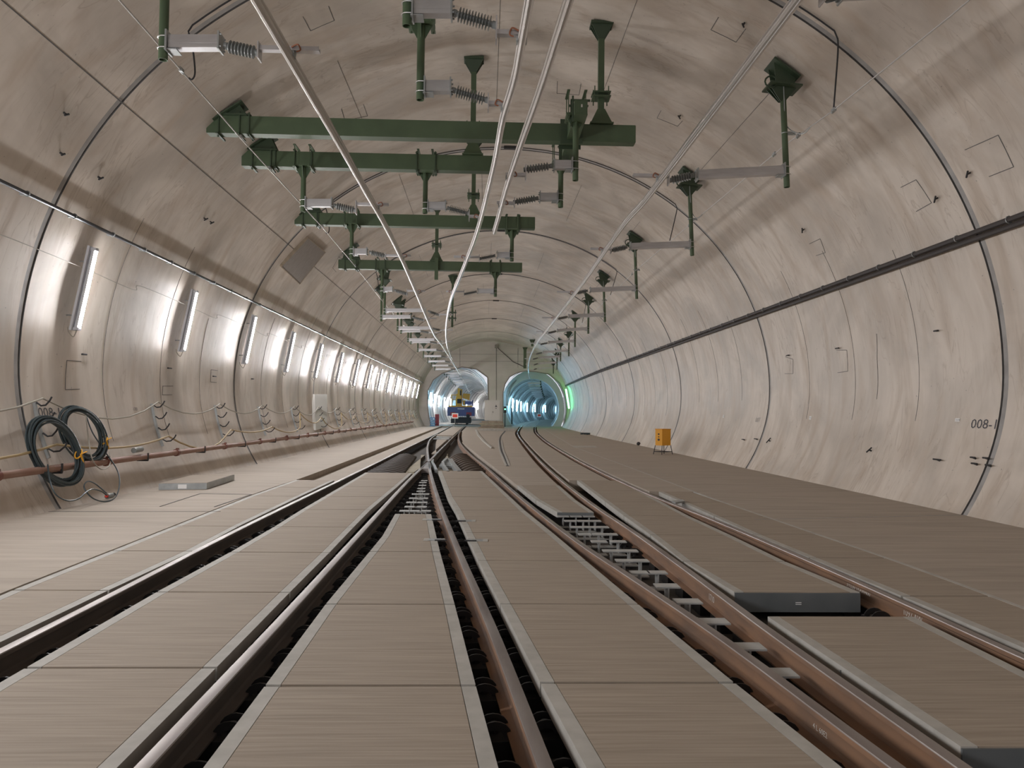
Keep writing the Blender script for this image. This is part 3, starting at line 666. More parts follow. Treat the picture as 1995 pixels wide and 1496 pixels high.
LS = [  # left supports
 ('with short silver arm at the top left, nearest the camera', 8.85, (317.5, 117), 84, (325, 430), (437, 89, 505, 104), (505, 622, 128), P1, 'ceiling'),
 ('hung under the second green girder, left end', 15.5, (590, 413), 396, (595, 647), (650, 400, 694, 410), (694, 757, 419), P1, (0, 326)),
 ('hung under the third green girder, left end', 20.6, (684.5, 506), 490, (688, 715), (719, 491, 752, 499), (751, 800, 510), P1, (0, 438)),
 ('hung under the fourth green girder, left end', 26.6, (744, 582), 563, (746, 765), (768, 565, 794, 573), (793, 828, 579), P1, (0, 526)),
 ('left, with a long arm reaching the conductor left of centre, first such', 33.0, (749, 613), 604.5, (751, 829), (834, 606, 856, 614), (856, 882, 620), P2, 'ceiling'),
 ('with long arm just behind the fourth girder on the left', 34.4, (742.6, 626), 617, (745, 800), (803, 618, 826, 624), (826, 850, 629), P1, 'ceiling')]
for i, (w, Y, post, arm, box, ins, hold, path, top) in enumerate(LS):
    support('drop post %s' % w, Y, post, arm, box, ins, hold, path, top, group='catenary supports on the left')
for j, (Y, path) in enumerate(((39.6, P2), (41.0, P1), (46.0, P2), (47.4, P1), (53.5, P1), (59.5, P1), (65.5, P1), (71.5, P1), (77.5, P1))):
    cp = at_path(path, Y); xp = -4.5-0.008*(Y-40)*2 - (0.05 if path is P2 else 0)
    u = lambda x, z: (CX, 0)
    def PX(x, z):                                     # pixel of a point at this distance
        q = V((x, Y, z-H)); c = AX[0]*q.x+AX[1]*q.y+AX[2]*q.z; return (CX+F*c.x/c.z, CY-F*c.y/c.z)
    b = PX(xp, ZC+0.12); a0 = PX(xp+0.1, ZC+0.28); a1 = PX(min(xp+1.75, cp.x-0.75), ZC+0.28); i1 = PX(cp.x-0.3, ZC+0.2); h1 = PX(cp.x+0.35, ZC+0.2)
    support('drop post with long arm left beyond the fourth girder, %s in line' % ('first' if j == 0 else ORD[j]), Y, (b[0], b[1]), a0[1], (a0[0], a1[0]), (a1[0], a1[1], i1[0], i1[1]), (i1[0], h1[0], h1[1]), path, 'ceiling', group='catenary supports on the left')
RS = [
 (13.25, (1533, 365), 332, (1522, 1358, 341), (1352, 341, 1303, 352), (1302, 1233, 366)),
 (19.3, (1348.5, 498), 476, (1342, 1228, 480), (1222, 481, 1190, 488), (1190, 1150, 495)),
 (26.3, (1240.5, 582), 561, (1234, 1150, 565), (1145, 566, 1122, 571), (1121, 1085, 578)),
 (33.5, (1178.5, 627), 613, (1174, 1108, 616), (1106, 617, 1087, 621), (1087, 1056, 627)),
 (39.4, (1146, 650), 640, (1142, 1086, 644), (1084, 645, 1068, 649), (1068, 1045, 653)),
 (46, (1120, 676), 664, (1117, 1069, 667), (1067, 668, 1053, 671), (1053, 1034, 674)),
 (53, (1108, 694), 683, (1105, 1058, 686), (1056, 687, 1044, 690), (1044, 1026, 691)),
 (59.5, (1092, 704), 694, (1089, 1050, 697), (1048, 697, 1038, 700), (1038, 1022, 702)),
 (66, (1085, 720), 706, (1082, 1050, 708), (1048, 708, 1040, 711), (1040, 1024, 712)),
 (73, (1078, 728), 716, (1075, 1048, 718), (1046, 718, 1040, 720), (1040, 1026, 721))]
WR = [(-4, 5.5, 6.3), (8.84, 5.5, 6.31), (12, 5.5, 6.40), (13.85, 5.49, 6.52), (19.4, 5.35, 6.52), (26.4, 5.15, 6.48), (33.6, 5.2, 6.45), (46, 5.3, 6.45), (66, 6.0, 6.4), (80, 6.6, 6.4)]
def wire_r(y): return lerp_tab([(a, b) for a, b, c in WR], y), lerp_tab([(a, c) for a, b, c in WR], y)
LOOPS = []
for j, (Y, post, arm, box, ins, hold) in enumerate(RS):
    t, T = support('drop post with long arm to the right conductor rail, %s' % nth(j), Y, post, arm, box, ins, hold, P4, 'ceiling', group='catenary supports on the right', lean=0.04 if j < 4 else 0.0)
    LOOPS.append((Y, T))
    q = V((wire_r(Y-0.45)[0], Y-0.45, wire_r(Y-0.45)[1]))
    if j < 5:
        MB().tube(spline([T+V((-0.02, -0.12, -0.30)), T+V((0.0, -0.1, -0.55)), T+V((0.08, 0.0, -0.95)), q+V((-0.1, 0.12, -0.08)), q], 6), 0.009, 6).build('earthing_loop', M['galv'], t)
        pz = aty(post[0]-4, post[1]-100*13.8/Y, Y)
        MB().box(V((pz.x+0.1, Y, 6.5)), (0.13, 0.05, 0.05)).tube([V((pz.x+0.056*math.cos(a), Y+0.056*math.sin(a), 6.5)) for a in [q_*math.pi/6 for q_ in range(12)]], 0.008, 6, closed=True).cyl(V((pz.x+0.16, Y-0.05, 6.47)), V((pz.x+0.16, Y+0.05, 6.53)), 0.02, n=8).build('wire_clamp', M['galv'], t, smooth=False)
support('drop post beyond the top edge right of centre, only its arm tip in view', 7.3, (2049, 20), -34, (2030, 1640, -18), (1636, -16, 1606, -8), (1602, 1535, 3), P4, 'ceiling', group='catenary supports on the right')
MS = [
 ('at the top centre, cut off by the picture edge', 8.35, (793, 51), 18, (803, 880), (882, 25, 967, 50), (967, 1012, 68), P2, (0, -92), True),
 ('below the first one at top centre, over the first girder', 10.27, (818.5, 195), 170, (829, 878), (880, 175, 952, 196), (951, 985, 211), P2, (0, 45), True),
 ('hung under the second girder right half', 16.3, (828, 416), 401, (835, 868), (871, 405, 914, 416), (914, 940, 424), P2, (0, 333), True),
 ('under the near end of the girder stub on the right', 13.36, (1121, 352), 322, (1115, 1080), (1076, 323, 1020, 331), (1024, 985, 345), P3, (0, 228), False),
 ('under the far end of the girder stub on the right', 15.2, (1092, 404), 384, (1086, 1052), (1049, 386, 1000, 394), (1002, 968, 405), P3, (0, 318), False),
 ('hung under the third girder, right end', 20.6, (997, 509), 497, (993, 969), (965, 498, 934, 504), (934, 884, 510), P2, (0, 450), True),
 ('hung under the fourth girder, right end', 26.6, (965, 578), 567, (961, 931), (929, 568, 904, 573), (904, 869, 578), P2, (0, 531), True)]
for w, Y, post, arm, box, ins, hold, path, top, thin in MS:
    support('drop post with short arm '+w, Y, post, arm, box, ins, hold, path, top, thin=thin, group='catenary supports in the centre')

# ------------------------------------------------------------------ green girders
def girder(name_lab, Y, xl, xr, yt, yb, hangers, clamps_x, left_bracket, depth=0.22):
    pl, pr = aty(xl, yt, Y), aty(xr, yt, Y); zc0 = aty((xl+xr)/2, yt, Y).z; zb = aty((xl+xr)/2, yb, Y).z
    t = thing('cross_girder', name_lab, 'girder', (pl.x, Y, zb), 'green cross girders')
    g = MB().box(((pl.x+pr.x)/2, Y+depth/2, (zc0+zb)/2), (pr.x-pl.x, depth, zc0-zb))
    for x in (pl.x+0.12, pr.x-0.12): g.cyl((x, Y-0.004, (zc0+zb)/2), (x, Y, (zc0+zb)/2), 0.022, n=10)
    g.build('girder_box', M['green'], t, smooth=False)
    ge = MB().box((pl.x-0.004, Y+depth/2, (zc0+zb)/2), (0.008, depth*0.96, (zc0-zb)*0.96)).box((pr.x+0.004, Y+depth/2, (zc0+zb)/2), (0.008, depth*0.96, (zc0-zb)*0.96)); ge.build('end_cap', M['green'], t, smooth=False)
    for hx, low in hangers:
        p = aty(hx, yt, Y); x = p.x; zc = lining_z(x)
        h = MB().box((x, Y+depth/2, (zc+zc0)/2+0.06), (0.11, 0.11, zc-zc0-0.12))
        if low: h.box((x, Y-0.06, (zc0+low)/2), (0.11, 0.11, zc0-low+0.02))
        h.build('hanger_tube', M['green'], t, smooth=False)
        f = MB().box((x, Y+depth/2, zc-0.03), (0.42, 0.3, 0.05)); k = V((x, Y+depth/2-0.008, zc-0.05)); k2 = k+V((0, 0, -0.26))
        for dy in (-.1, 0, .1): f.prism([k+V((-0.2, dy, 0)), k+V((0.2, dy, 0)), k2+V((0.06, dy*0.5, 0)), k2+V((-0.06, dy*0.5, 0))], (0, 0.016, 0))
        f.build('ceiling_flange', M['dgreen'], t, smooth=False)
        f = MB(); z0 = zc0+0.02; k = V((x, Y+depth/2, z0)); k2 = k+V((0, 0, 0.3))
        f.box((x, Y+depth/2, z0), (0.44, 0.34, 0.024))
        for dy in (-.12, 0, .12): f.prism([k+V((-0.21, dy, 0)), k+V((0.21, dy, 0)), k2+V((0.07, dy*0.5, 0)), k2+V((-0.07, dy*0.5, 0))], (0, 0.016, 0))
        f.box((x, Y+depth/2, z0+0.52), (0.34, 0.3, 0.022)).box((x, Y+depth/2, z0+0.60), (0.34, 0.3, 0.022))
        for sx in (-.13, .13):
            for sy in (-.1, .1): f.cyl((x+sx, Y+depth/2+sy, z0+0.42), (x+sx, Y+depth/2+sy, z0+0.72), 0.011, n=6)
        f.build('hanger_foot', M['green'], t, smooth=False)
    for cx in clamps_x:
        c = MB(); x = aty(cx, yb, Y).x
        c.box((x, Y-0.018, (zc0+zb)/2), (0.022, 0.02, zc0-zb+0.12)).box((x, Y+depth+0.018, (zc0+zb)/2), (0.022, 0.02, zc0-zb+0.12)).box((x, Y+depth/2, zb-0.02), (0.05, depth+0.12, 0.024)).box((x, Y+depth/2, zc0+0.02), (0.05, depth+0.12, 0.024))
        c.build('girder_clamp', M['dgreen'], t, smooth=False)
    if left_bracket:
        x = pl.x+0.42; zl = lining_z(x-0.1); xw = wall_x(zc0+0.1, -1)
        b = MB(); k = V((x, Y+depth/2, zc0+0.02))
        b.box(k, (0.62, 0.32, 0.03))
        top = [lin(t_of(V((x-0.25, 0, lining_z(x-0.25)))), 0.02, 0), lin(t_of(V((x+0.12, 0, lining_z(x+0.12)))), 0.02, 0)]
        for dy in (0.0, depth): b.prism([V((x-0.28, Y+dy-0.01, zc0+0.03)), V((x+0.3, Y+dy-0.01, zc0+0.03)), V((top[1].x, Y+dy-0.01, top[1].z)), V((top[0].x, Y+dy-0.01, top[0].z))], (0, 0.018, 0))
        b.bar(V((top[0].x-0.06, Y+depth/2, top[0].z-0.02)), V((top[1].x+0.1, Y+depth/2, top[1].z)), depth+0.2, 0.03, up=(top[1]-top[0]).cross(V((0, 1, 0))))
        b.build('wall_bracket', M['dgreen'], t, smooth=False)
        for cx in (x-0.2, x+0.18): 
            MB().box((cx, Y-0.018, (zc0+zb)/2), (0.022, 0.02, zc0-zb+0.16)).box((cx, Y+depth/2, zb-0.03), (0.04, depth+0.22, 0.03)).build('girder_clamp', M['dgreen'], t, smooth=False)
    return t, zc0, zb
g1 = girder('nearest and longest green cross girder, highest in the picture', 14.2, 403, 1238, 234, 268, [(1172, None)], [541-56], True)
g2 = girder('second green cross girder from the camera, just below the longest one', 16.0, 471.5, 962, 298, 328, [(921, None)], [536, 574, 607, 812, 848], True)
g3 = girder('third green cross girder from the camera, in the middle of the picture', 20.9, 574.5, 1042, 418, 441, [(922, None)], [620, 671, 698, 986, 1012], True)
g4 = girder('fourth and lowest green cross girder, farthest from the camera', 26.5, 659.5, 1017, 508.5, 526, [(850, None)], [697, 732, 750, 955, 975], True)
# the hanger tail that runs down past the fourth girder belongs to it
p = aty(850, 545, 26.4); MB().box((p.x, 26.38, (p.z+g4[2])/2+0.2), (0.12, 0.1, g4[2]-p.z+0.4)).build('hanger_tail', M['green'], g4[0], smooth=False)
# stub girders bolted to both faces of the first girder
for y0, y1, lab in ((12.95, 14.17, 'short green girder stub projecting towards the camera from the first girder'), (14.45, 15.55, 'short green girder stub on the far side of the first girder')):
    x = 1.58; t = thing('girder_stub', lab, 'girder', (x, y0, g1[2]), 'green girder stubs')
    MB().box((x, (y0+y1)/2, (g1[1]+g1[2])/2-0.02), (0.22, y1-y0, 0.25)).build('girder_box', M['green'], t, smooth=False)
    yy = y1-0.01 if y0 < 14 else y0+0.01
    MB().box((x-0.03, yy, (g1[1]+g1[2])/2), (0.42, 0.025, 0.46)).build('end_plate', M['dgreen'], t, smooth=False)
    pb = MB()
    for k in (0.12, 0.36): pb.box((x-0.13, (y0 if y0 < 14 else y1-0.5)+k, (g1[1]+g1[2])/2), (0.03, 0.03, 0.44)).box((x, (y0 if y0 < 14 else y1-0.5)+k, g1[1]-0.02), (0.34, 0.05, 0.025))
    pb.build('girder_clamp', M['dgreen'], t, smooth=False)
    if y0 < 14:
        MB().box((x, y0-0.004, (g1[1]+g1[2])/2-0.02), (0.17, 0.008, 0.2)).build('end_cap', M['green'], t, smooth=False)
        MB().box((x+0.01, y0-0.011, (g1[1]+g1[2])/2+0.0), (0.025, 0.006, 0.05)).build('label_plate', M['chalk'], t, smooth=False)
t = thing('girder_stub', 'green lengthwise girder above the top centre supports, mostly beyond the picture edge', 'girder', (-0.84, 7, 6.72), 'green girder stubs')
MB().box((-0.84, 8.0, 6.72+0.15), (0.22, 4.4, 0.28)).build('girder_box', M['green'], t, smooth=False)
for yy in (7.0, 9.2): MB().box((-0.84, yy, (7.0+lining_z(-0.84))/2), (0.11, 0.11, lining_z(-0.84)-7.0)).build('hanger_tube', M['green'], t, smooth=False)
# plain ceiling hangers farther off
def ceil_post(px, ytop, ybot, Y, lab, clampy=None, sq=0.11):
    b = aty(px, ybot, Y); zt = lining_z(b.x)
    t = thing('hanger_post', lab, 'hanger post', (b.x, Y, b.z), 'plain hanger posts')
    MB().box((b.x, Y, (b.z+zt)/2), (sq, sq, zt-b.z-0.04)).build('drop_post', M['green'], t, smooth=False)
    f = MB().box((b.x, Y, zt-0.06), (0.5, 0.4, 0.06)); k = V((b.x, Y-0.01, zt-0.08)); k2 = k+V((0, 0, -0.4))
    f.prism([k+V((-0.24, 0, 0)), k+V((0.24, 0, 0)), k2+V((0.07, 0, 0)), k2+V((-0.07, 0, 0))], (0, 0.02, 0)); f.build('ceiling_flange', M['dgreen'], t, smooth=False)
    if clampy:
        z = aty(px, clampy, Y).z; c = MB().box((b.x, Y, z), (0.42, 0.3, 0.05)).box((b.x, Y, z+0.3), (0.42, 0.3, 0.05))
        for sx in (-.16, .16): c.cyl((b.x+sx, Y, z-0.15), (b.x+sx, Y, z+0.45), 0.02, n=6)
        c.build('post_clamp', M['dgreen'], t, smooth=False)
ceil_post(881, 530, 638, 40.4, 'plain green hanger post with clamp behind the fourth girder, left of centre', 620)
ceil_post(1037, 643, 675, 70, 'plain dark hanger post above the right portal, the higher one', sq=0.22)
ceil_post(1022.5, 669, 718, 79.5, 'plain dark hanger post on the end wall above the right portal, the lower one', sq=0.3)

# ------------------------------------------------------------------ bare wires and ring cables
def wire_thing(pts, r, lab, m, name='earth_wire', group='bare earth wires', clamps=()):
    t = thing(name, lab, 'wire', pts[0], group)
    MB().tube(pts, r, 6).build('strand', m, t)
    for c in clamps:
        MB().box(c, (0.05, 0.09, 0.05)).cyl(c+V((0, -.06, .02)), c+V((0, .06, -.02)), 0.022, n=8).build('clamp', M['galv'], t, smooth=False)
    return t
wire_thing([V((-4.52, -4, 6.52)), V((-4.52, 8, 6.5)), V((-4.52, 14.3, 6.47)), V((-4.5, 16.1, 6.47)), V((-4.45, 21, 6.46)), V((-4.5, 26.6, 6.46)), V((-4.62, 34.4, 6.4)), V((-4.7, 47, 6.4)), V((-5, 78, 6.4))], 0.012,
           'bare steel wire running along under the left girder ends', M['wire'], clamps=[V((-4.52, 14.1, 6.5)), V((-4.5, 15.9, 6.5)), V((-4.45, 20.8, 6.49)), V((-4.5, 26.4, 6.49)), V((-4.52, 11.3, 6.49))])
wire_thing([V((b, a, c)) for a, b, c in WR], 0.011,
           'bare steel wire running past the right drop posts', M['wire'], clamps=[V((wire_r(q)[0], q, wire_r(q)[1])) for q in (11.93, 13.3, 14.4, 20.0, 27)])
for k, r in enumerate(RINGS[1:8]):
    y = r-0.22
    ts = [0.885+(2.30-0.885)*q/40 for q in range(41)]
    arc = [lin(q, 0.03, y) for q in ts]
    tl, trr = V((-4.52, y, 6.5)), V((wire_r(y+0.35)[0], y+0.35, wire_r(y+0.35)[1]+0.03))
    aR, aL = arc[0], arc[-1]
    pts = spline([trr, trr.lerp(aR, 0.35)+V((0.03, 0, 0)), trr.lerp(aR, 0.75)+V((0.06, 0, 0)), aR+V((0.05, 0, -0.1))], 5)[:-1]+arc+spline([aL+V((-0.06, 0, -0.1)), aL.lerp(tl, 0.4)+V((0.02, 0, 0)), tl+V((0.09, 0, 0.1)), tl+V((0.05, 0, -.02)), tl], 5)
    t = thing('ring_cable', 'thin black bonding cable across the ceiling along a ring joint, %s' % nth(k), 'cable', pts[0], 'bonding cables along the ring joints')
    MB().tube(pts, 0.013, 6).build('cable', M['black'], t)
    c = lin(1.56, 0.04, y); MB().box(c, (0.4, 0.1, 0.07)).build('junction_box', M['dark'], t, smooth=False)

# ------------------------------------------------------------------ left wall: lamps, conduits, pipe
LAMPS = [-9.5, -5.0, -0.5, 4.0, 8.5]+[13.0+4.5*k for k in range(15)]
def lamp_at(y, i, m='tube', side=-1, z0=2.85, z1=4.14, lab=None, frame=True):
    a = V((wall_x(z0, side, 0.22), y, z0)); b = V((wall_x(z1, side, 0.20), y, z1))
    d = (b-a).normalized(); n = V((-side, 0, 0)); n = (n-d*n.dot(d)).normalized()
    t = thing('tube_lamp', lab, 'lamp', a-d*0.03, 'tube lamps on the left wall' if side < 0 else None)
    if side >= 0 and 'group' in t: pass
    tb = MB(); nn = 18; sd = d.cross(n)
    rg = [[p+(n*math.cos(2*math.pi*k/nn)+sd*math.sin(2*math.pi*k/nn))*0.05 for k in range(nn)] for p in (a, b)]
    for k in range(nn):
        k2 = (k+1) % nn; mid = 2*math.pi*(k+0.5)/nn; front = math.cos(mid) > math.cos(math.radians(66))
        tb.add([rg[0][k], rg[0][k2], rg[1][k2], rg[1][k]], [(0, 1, 2, 3)], 0 if front else 1)
    tb.add(rg[0], [tuple(range(nn))], 1); tb.add(rg[1], [tuple(range(nn))], 1)
    tb.build('tube', [M[m], M['housing']], t)
    hs = MB().bar(a-n*0.066-d*0.06, b-n*0.066+d*0.06, 0.17, 0.04, up=n).box(a-d*0.02, (0.09, 0.09, 0.05)).box(b+d*0.02, (0.09, 0.09, 0.05)); hs.build('housing', M['housing'], t, smooth=False)
    br = MB()
    for q in (0.15, 0.85):
        p = a.lerp(b, q)-n*0.07; w = V((wall_x(p.z, side, 0.012), y, p.z)); br.cyl(p, w, 0.012, n=6)
    br.build('bracket', M['galv'], t, smooth=False)
    MB().tube(spline([a-d*0.04, a-d*0.16-n*0.03, a-d*0.1-n*0.12, a-d*0.02-n*0.16], 5), 0.008, 6).build('lead', M['cablelight'], t)
    return t
vis = 0
for i, y in enumerate(LAMPS):
    if y < 12.5: lab = 'lit white tube lamp on the left wall outside the picture, %s before the camera view' % ORD[i]
    else: lab = 'glowing white tube lamp on the left wall, %s in view' % nth(vis); vis += 1
    lamp_at(y, i, lab=lab)
# lamp feed cable
pts = []
for i, y in enumerate(LAMPS[2:]):
    z = 3.85; pts.append(V((wall_x(z, -1, 0.10), y, z))); ym = y+2.3; zz = 3.9; pts.append(V((wall_x(zz, -1, 0.02), ym-0.3, zz-0.1))); pts.append(V((wall_x(zz, -1, 0.02), ym, zz+0.02)))
tag(MB().tube(spline(pts, 5), 0.007, 5).build('lamp_cable', M['cablelight']), 'thin pale cable linking the tube lamps along the left wall', 'cable')
def conduit(side, z, r, m, lab, off, n=1):
    t = thing('wall_conduit', lab, 'conduit', (wall_x(z, side, off), 0, z), 'wall conduits')
    mb = MB()
    for k in range(n): mb.tube([V((wall_x(z-k*2.1*r, side, off)+(flare(y)*0.95 if side > 0 else 0), y, z-k*2.1*r)) for y in (-14, 20, 48, 55, 62, 70, 76, 81.5)], r, 8)
    mb.build('conduit_run', m, t)
    cl = MB(); y = 6.0
    while y < 80:
        fl = flare(y)*0.95 if side > 0 else 0; x = wall_x(z, side, off)+fl; w = wall_x(z, side, 0.01)+fl; cl.bar(V((w, y, z)), V((x-side*0.02, y, z)), 0.05, 0.05); cl.tube([V((x+(r+0.008)*math.cos(a), y, z+(r+0.008)*math.sin(a))) for a in [q*math.pi/4 for q in range(8)]], 0.01, 5, closed=True); y += 1.25
    cl.build('conduit_clip', M['galv'], t, smooth=False)
zl = onwall(300, 500).z; zr = onwall(1700, 528).z
conduit(-1, zl, 0.030, M['conduit'], 'thin shiny dark conduit along the left wall above the lamps', 0.11)
conduit(1, zr, 0.045, M['rubberbrown'], 'thick dark brown double conduit along the right wall', 0.07, 2)
# red pipe
p0, p1 = aty(0, 925, 10.95), None
ZP = 0.60
t = thing('fire_main', 'rust red pipe along the foot of the left wall', 'pipe', (wall_x(ZP, -1, 0.16), 10, ZP-0.05))
MB().tube([V((wall_x(ZP, -1, 0.2), y, ZP)) for y in (-12, 20, 50, 70)], 0.055, 14).build('pipe_run', M['redpipe'], t)
y = 1.5; k = 0
while y < 70:
    MB().cyl((wall_x(ZP, -1, 0.2), y-0.05, ZP), (wall_x(ZP, -1, 0.2), y+0.05, ZP), 0.075, n=14).box((wall_x(ZP, -1, 0.2)+0.02, y, ZP+0.075), (0.05, 0.06, 0.04)).build('coupling', M['redpipedark'], t)
    MB().bar((wall_x(ZP-0.08, -1, 0.012), y+1.5, ZP-0.07), (wall_x(ZP, -1, 0.26), y+1.5, ZP-0.07), 0.05, 0.03).bar((wall_x(ZP, -1, 0.26), y+1.5, ZP-0.07), (wall_x(ZP, -1, 0.26), y+1.5, ZP+0.07), 0.04, 0.015, up=(1, 0, 0)).build('pipe_bracket', M['dark'], t, smooth=False)
    y += 3.0
# cable hook brackets
HK = [12.15, 16.35, 20.1, 23.9]+[27.9+3.95*k for k in range(13)]
for i, y in enumerate([4.3, 8.2]+HK):
    zt, zb = 1.62, 0.74
    t = thing('cable_hook_rack', ('grey rack of curved cable hooks on the left wall, %s in view' % nth(i-2)) if i > 1 else 'cable hook rack on the left wall outside the picture, %s one' % ('first', 'second')[i], 'cable rack', (wall_x(zb, -1, 0.03), y, zb), 'cable racks on the left wall')
    zs = [zb+(zt-zb)*q/6 for q in range(7)]
    MB().sweep([(-0.022, -0.03), (0.022, -0.03), (0.022, 0.012), (-0.022, 0.012)], [V((wall_x(z, -1, 0.03), y, z)) for z in zs], up=(0, 1, 0)).build('rail_strip', M['galv'], t, smooth=False)
    for q in range(4):
        z = zb+0.12+q*0.235; x = wall_x(z, -1, 0.05)
        L = 0.20 if q else 0.26
        MB().tube([V((x, y, z+0.03)), V((x+L*0.35, y, z-0.02)), V((x+L*0.7, y, z-0.01)), V((x+L, y, z+0.06)), V((x+L+0.03, y, z+0.12))], 0.014, 6).build('hook', M['dark'], t)
# draped cables on the racks
pts = []
allr = [0.3, 4.3, 8.2]+HK
for a, b in zip(allr, allr[1:]):
    for q in range(6):
        f = q/6; z = 1.66-0.42*4*f*(1-f)*(0.75 if (int(a) % 3) else 1.0)*0.8; pts.append(V((wall_x(z, -1, 0.16), a+(b-a)*f, z)))
tag(MB().tube(pts, 0.015, 6).build('grey_cable', M['cablelight']), 'grey cable swagged between the tops of the wall cable racks', 'cable')
pts = []
for i, (a, b) in enumerate(zip(allr, allr[1:])):
    for q in range(8):
        f = q/8; sag = (0.18, 0.35, 0.62, 0.42, 0.55)[i % 5] if i > 3 else 0.22
        zt0 = 1.0 if i > 4 else 0.95
        zt0 = zt0+(0.42 if i > 5 and i % 2 else 0.0)
        z = zt0-sag*4*f*(1-f)*0.62; pts.append(V((wall_x(z, -1, 0.31 if i > 4 else 0.22), a+(b-a)*f, z)))
t = thing('yellow_cable', 'yellowish extension cable looped along the hooks above the red pipe', 'cable', pts[0])
MB().tube(pts, 0.02, 7).build('cable', M['yellowcable'], t)
c = aty(237, 886, 14.6); c = V((wall_x(0.72, -1, 0.24), 14.7, 0.74)); MB().cyl(c+V((0, -0.16, 0)), c+V((0, 0.16, 0.01)), 0.05, n=10).build('plug_connector', M['insul'], t)
# two coils of cable
def coil(cy, cz, ry, rz, off, loops, lab, tails, strap, seed):
    rnd = random.Random(seed)
    x0 = wall_x(cz, -1, off)
    t = thing('cable_coil', lab, 'cable coil', (x0, cy, cz-rz), 'cable coils on the left wall')
    for k in range(loops):
        dy, dz, dr = rnd.uniform(-.03, .03), rnd.uniform(-.03, .02), rnd.uniform(-.065, .02); ph = rnd.uniform(0, 6.28)
        ox = 0.022*(k % 5)-0.05+rnd.uniform(-0.01, 0.01)
        pts = []
        for q in range(40):
            a = 2*math.pi*q/40; z = cz+dz+(rz+dr)*math.sin(a); y = cy+dy+(ry+dr)*math.cos(a)-0.28*(z-cz)
            pts.append(V((x0+ox+0.10*math.cos(a+0.5)+0.012*math.sin(2*a+ph)-0.1*(z-cz), y, z)))
        MB().tube(pts, 0.0145, 6, closed=True).build('cable_loop', M['cable'], t)
    for pts, m in tails: MB().tube(spline(pts, 7), 0.011, 6).build('cable_tail', m, t)
    for sy, sz in strap:
        q = V((x0+0.11, sy, sz)); MB().tube([q+V((0.05*math.cos(a), 0.075*math.sin(a)*0.6, 0.07*math.sin(a))) for a in [w*math.pi/6 for w in range(12)]], 0.012, 5, closed=True).bar(q+V((0.05, 0, 0)), q+V((0.07, 0.12, 0.03)), 0.02, 0.01).bar(q+V((0.05, -0.03, 0)), q+V((0.06, 0.05, -0.16)), 0.025, 0.012).build('yellow_tie', M['strap'], t, smooth=False)
    return t
def wp(px, py, off=0.15):
    p = onwall(px, py, off); return p
coil(11.9, 0.86, 0.46, 0.50, 0.33, 15, 'coil of dark blue-grey cable hung on the left wall, left one of two', [([wp(93, 905, .25), wp(97, 935, .25), wp(108, 962, .3), wp(130, 975, .3), wp(152, 972, .3), wp(166, 960, .3), wp(180, 953, .28), wp(197, 957, .22), wp(208, 965, .2)], M['cable'])], [(12.32, 0.80)], 3)
coil(12.95, 1.10, 0.44, 0.44, 0.27, 13, 'coil of dark blue-grey cable hung on the left wall, right one of two', [([wp(167, 806, .2), wp(180, 842, .25), wp(205, 880, .26), wp(228, 915, .25), wp(233, 942, .25), wp(225, 968, .22), wp(205, 977, .22), wp(180, 970, .22), wp(164, 950, .22), wp(170, 938, .22), wp(185, 942, .22), wp(208, 961, .2)], M['cable']),
     ([wp(167, 806, .2), wp(172, 850, .25), wp(180, 895, .28), wp(198, 914, .28), wp(214, 905, .25), wp(213, 880, .2)], M['cablelight'])], [(13.40, 0.98)], 5)
q = wp(214, 966, .16); t = thing('cable_plug', 'grey cable end connector with red band lying by the wall under the coils', 'plug', q)
MB().cyl(q+V((0, -0.09, 0)), q+V((0, 0.07, 0)), 0.045, n=10).build('plug_body', M['insul'], t); MB().cyl(q+V((0, -0.13, 0.01)), q+V((0, -0.09, 0)), 0.022, n=8).build('red_band', M['sred'], t); MB().cyl(q+V((0, 0.07, 0)), q+V((0.02, 0.12, 0.02)), 0.03, n=8).build('cap', M['black'], t)

# lettering on the lining
def wall_text(txt, size, px, py, side, m, name, lab, cat='wall number', slant=0.0):
    p = onwall(px, py); t0 = tpos(p)
    rr = 7.3
    def fn(u, v): 
        return lin(t0-(v/rr)*(1 if side < 0 else -1), 0.004, p.y+(u+slant*v)*(1 if side < 0 else -1))
    o = lettering(txt, size, fn).build(name, m, smooth=False); tag(o, lab, cat)
wall_text('008-1', 0.29, 75, 812, -1, M['ink'], 'wall_number', 'hand written number 008-1 on the left wall above the coils')
wall_text('008-1', 0.30, 1890, 834, 1, M['ink'], 'wall_number', 'hand written number 008-1 on the right wall beside the near ring joint')
wall_text('170', 0.13, 259, 800, -1, M['ink'], 'wall_number', 'small pencilled mark on the left wall left of the second cable rack')
wall_text('007', 0.26, 1471, 822, 1, M['jointlight'], 'wall_number', 'faint grey number on the right wall beside the second ring joint')
def sticker(px, py, w, h, txt, lab):
    p = onwall(px, py); t0 = tpos(p); side = 1 if p.x > 0 else -1
    t = thing('wall_label', lab, 'label', p, 'white labels on the right wall')
    f = lambda u, v, o=0.004: lin(t0-(v/7.3)*(-side), o, p.y-side*u)
    MB().prism([f(-w/2, -h/2), f(w/2, -h/2), f(w/2, h/2), f(-w/2, h/2)], (-0.004*side, 0, 0)).build('plate', M['white'], t, smooth=False)
    lettering(txt, h*0.7, lambda u, v: f(u-w*0.35, v-h*0.25, 0.011)).build('print', M['ink'], t, smooth=False)
sticker(1866, 818, 0.13, 0.075, '15-16', 'white printed label on the right wall left of the number 008-1')
sticker(1579, 814, 0.13, 0.11, '14', 'white printed label on the right wall, left of the middle, second from the camera')
sticker(1410, 811, 0.12, 0.13, '13', 'white printed label on the right wall, farthest of the three')
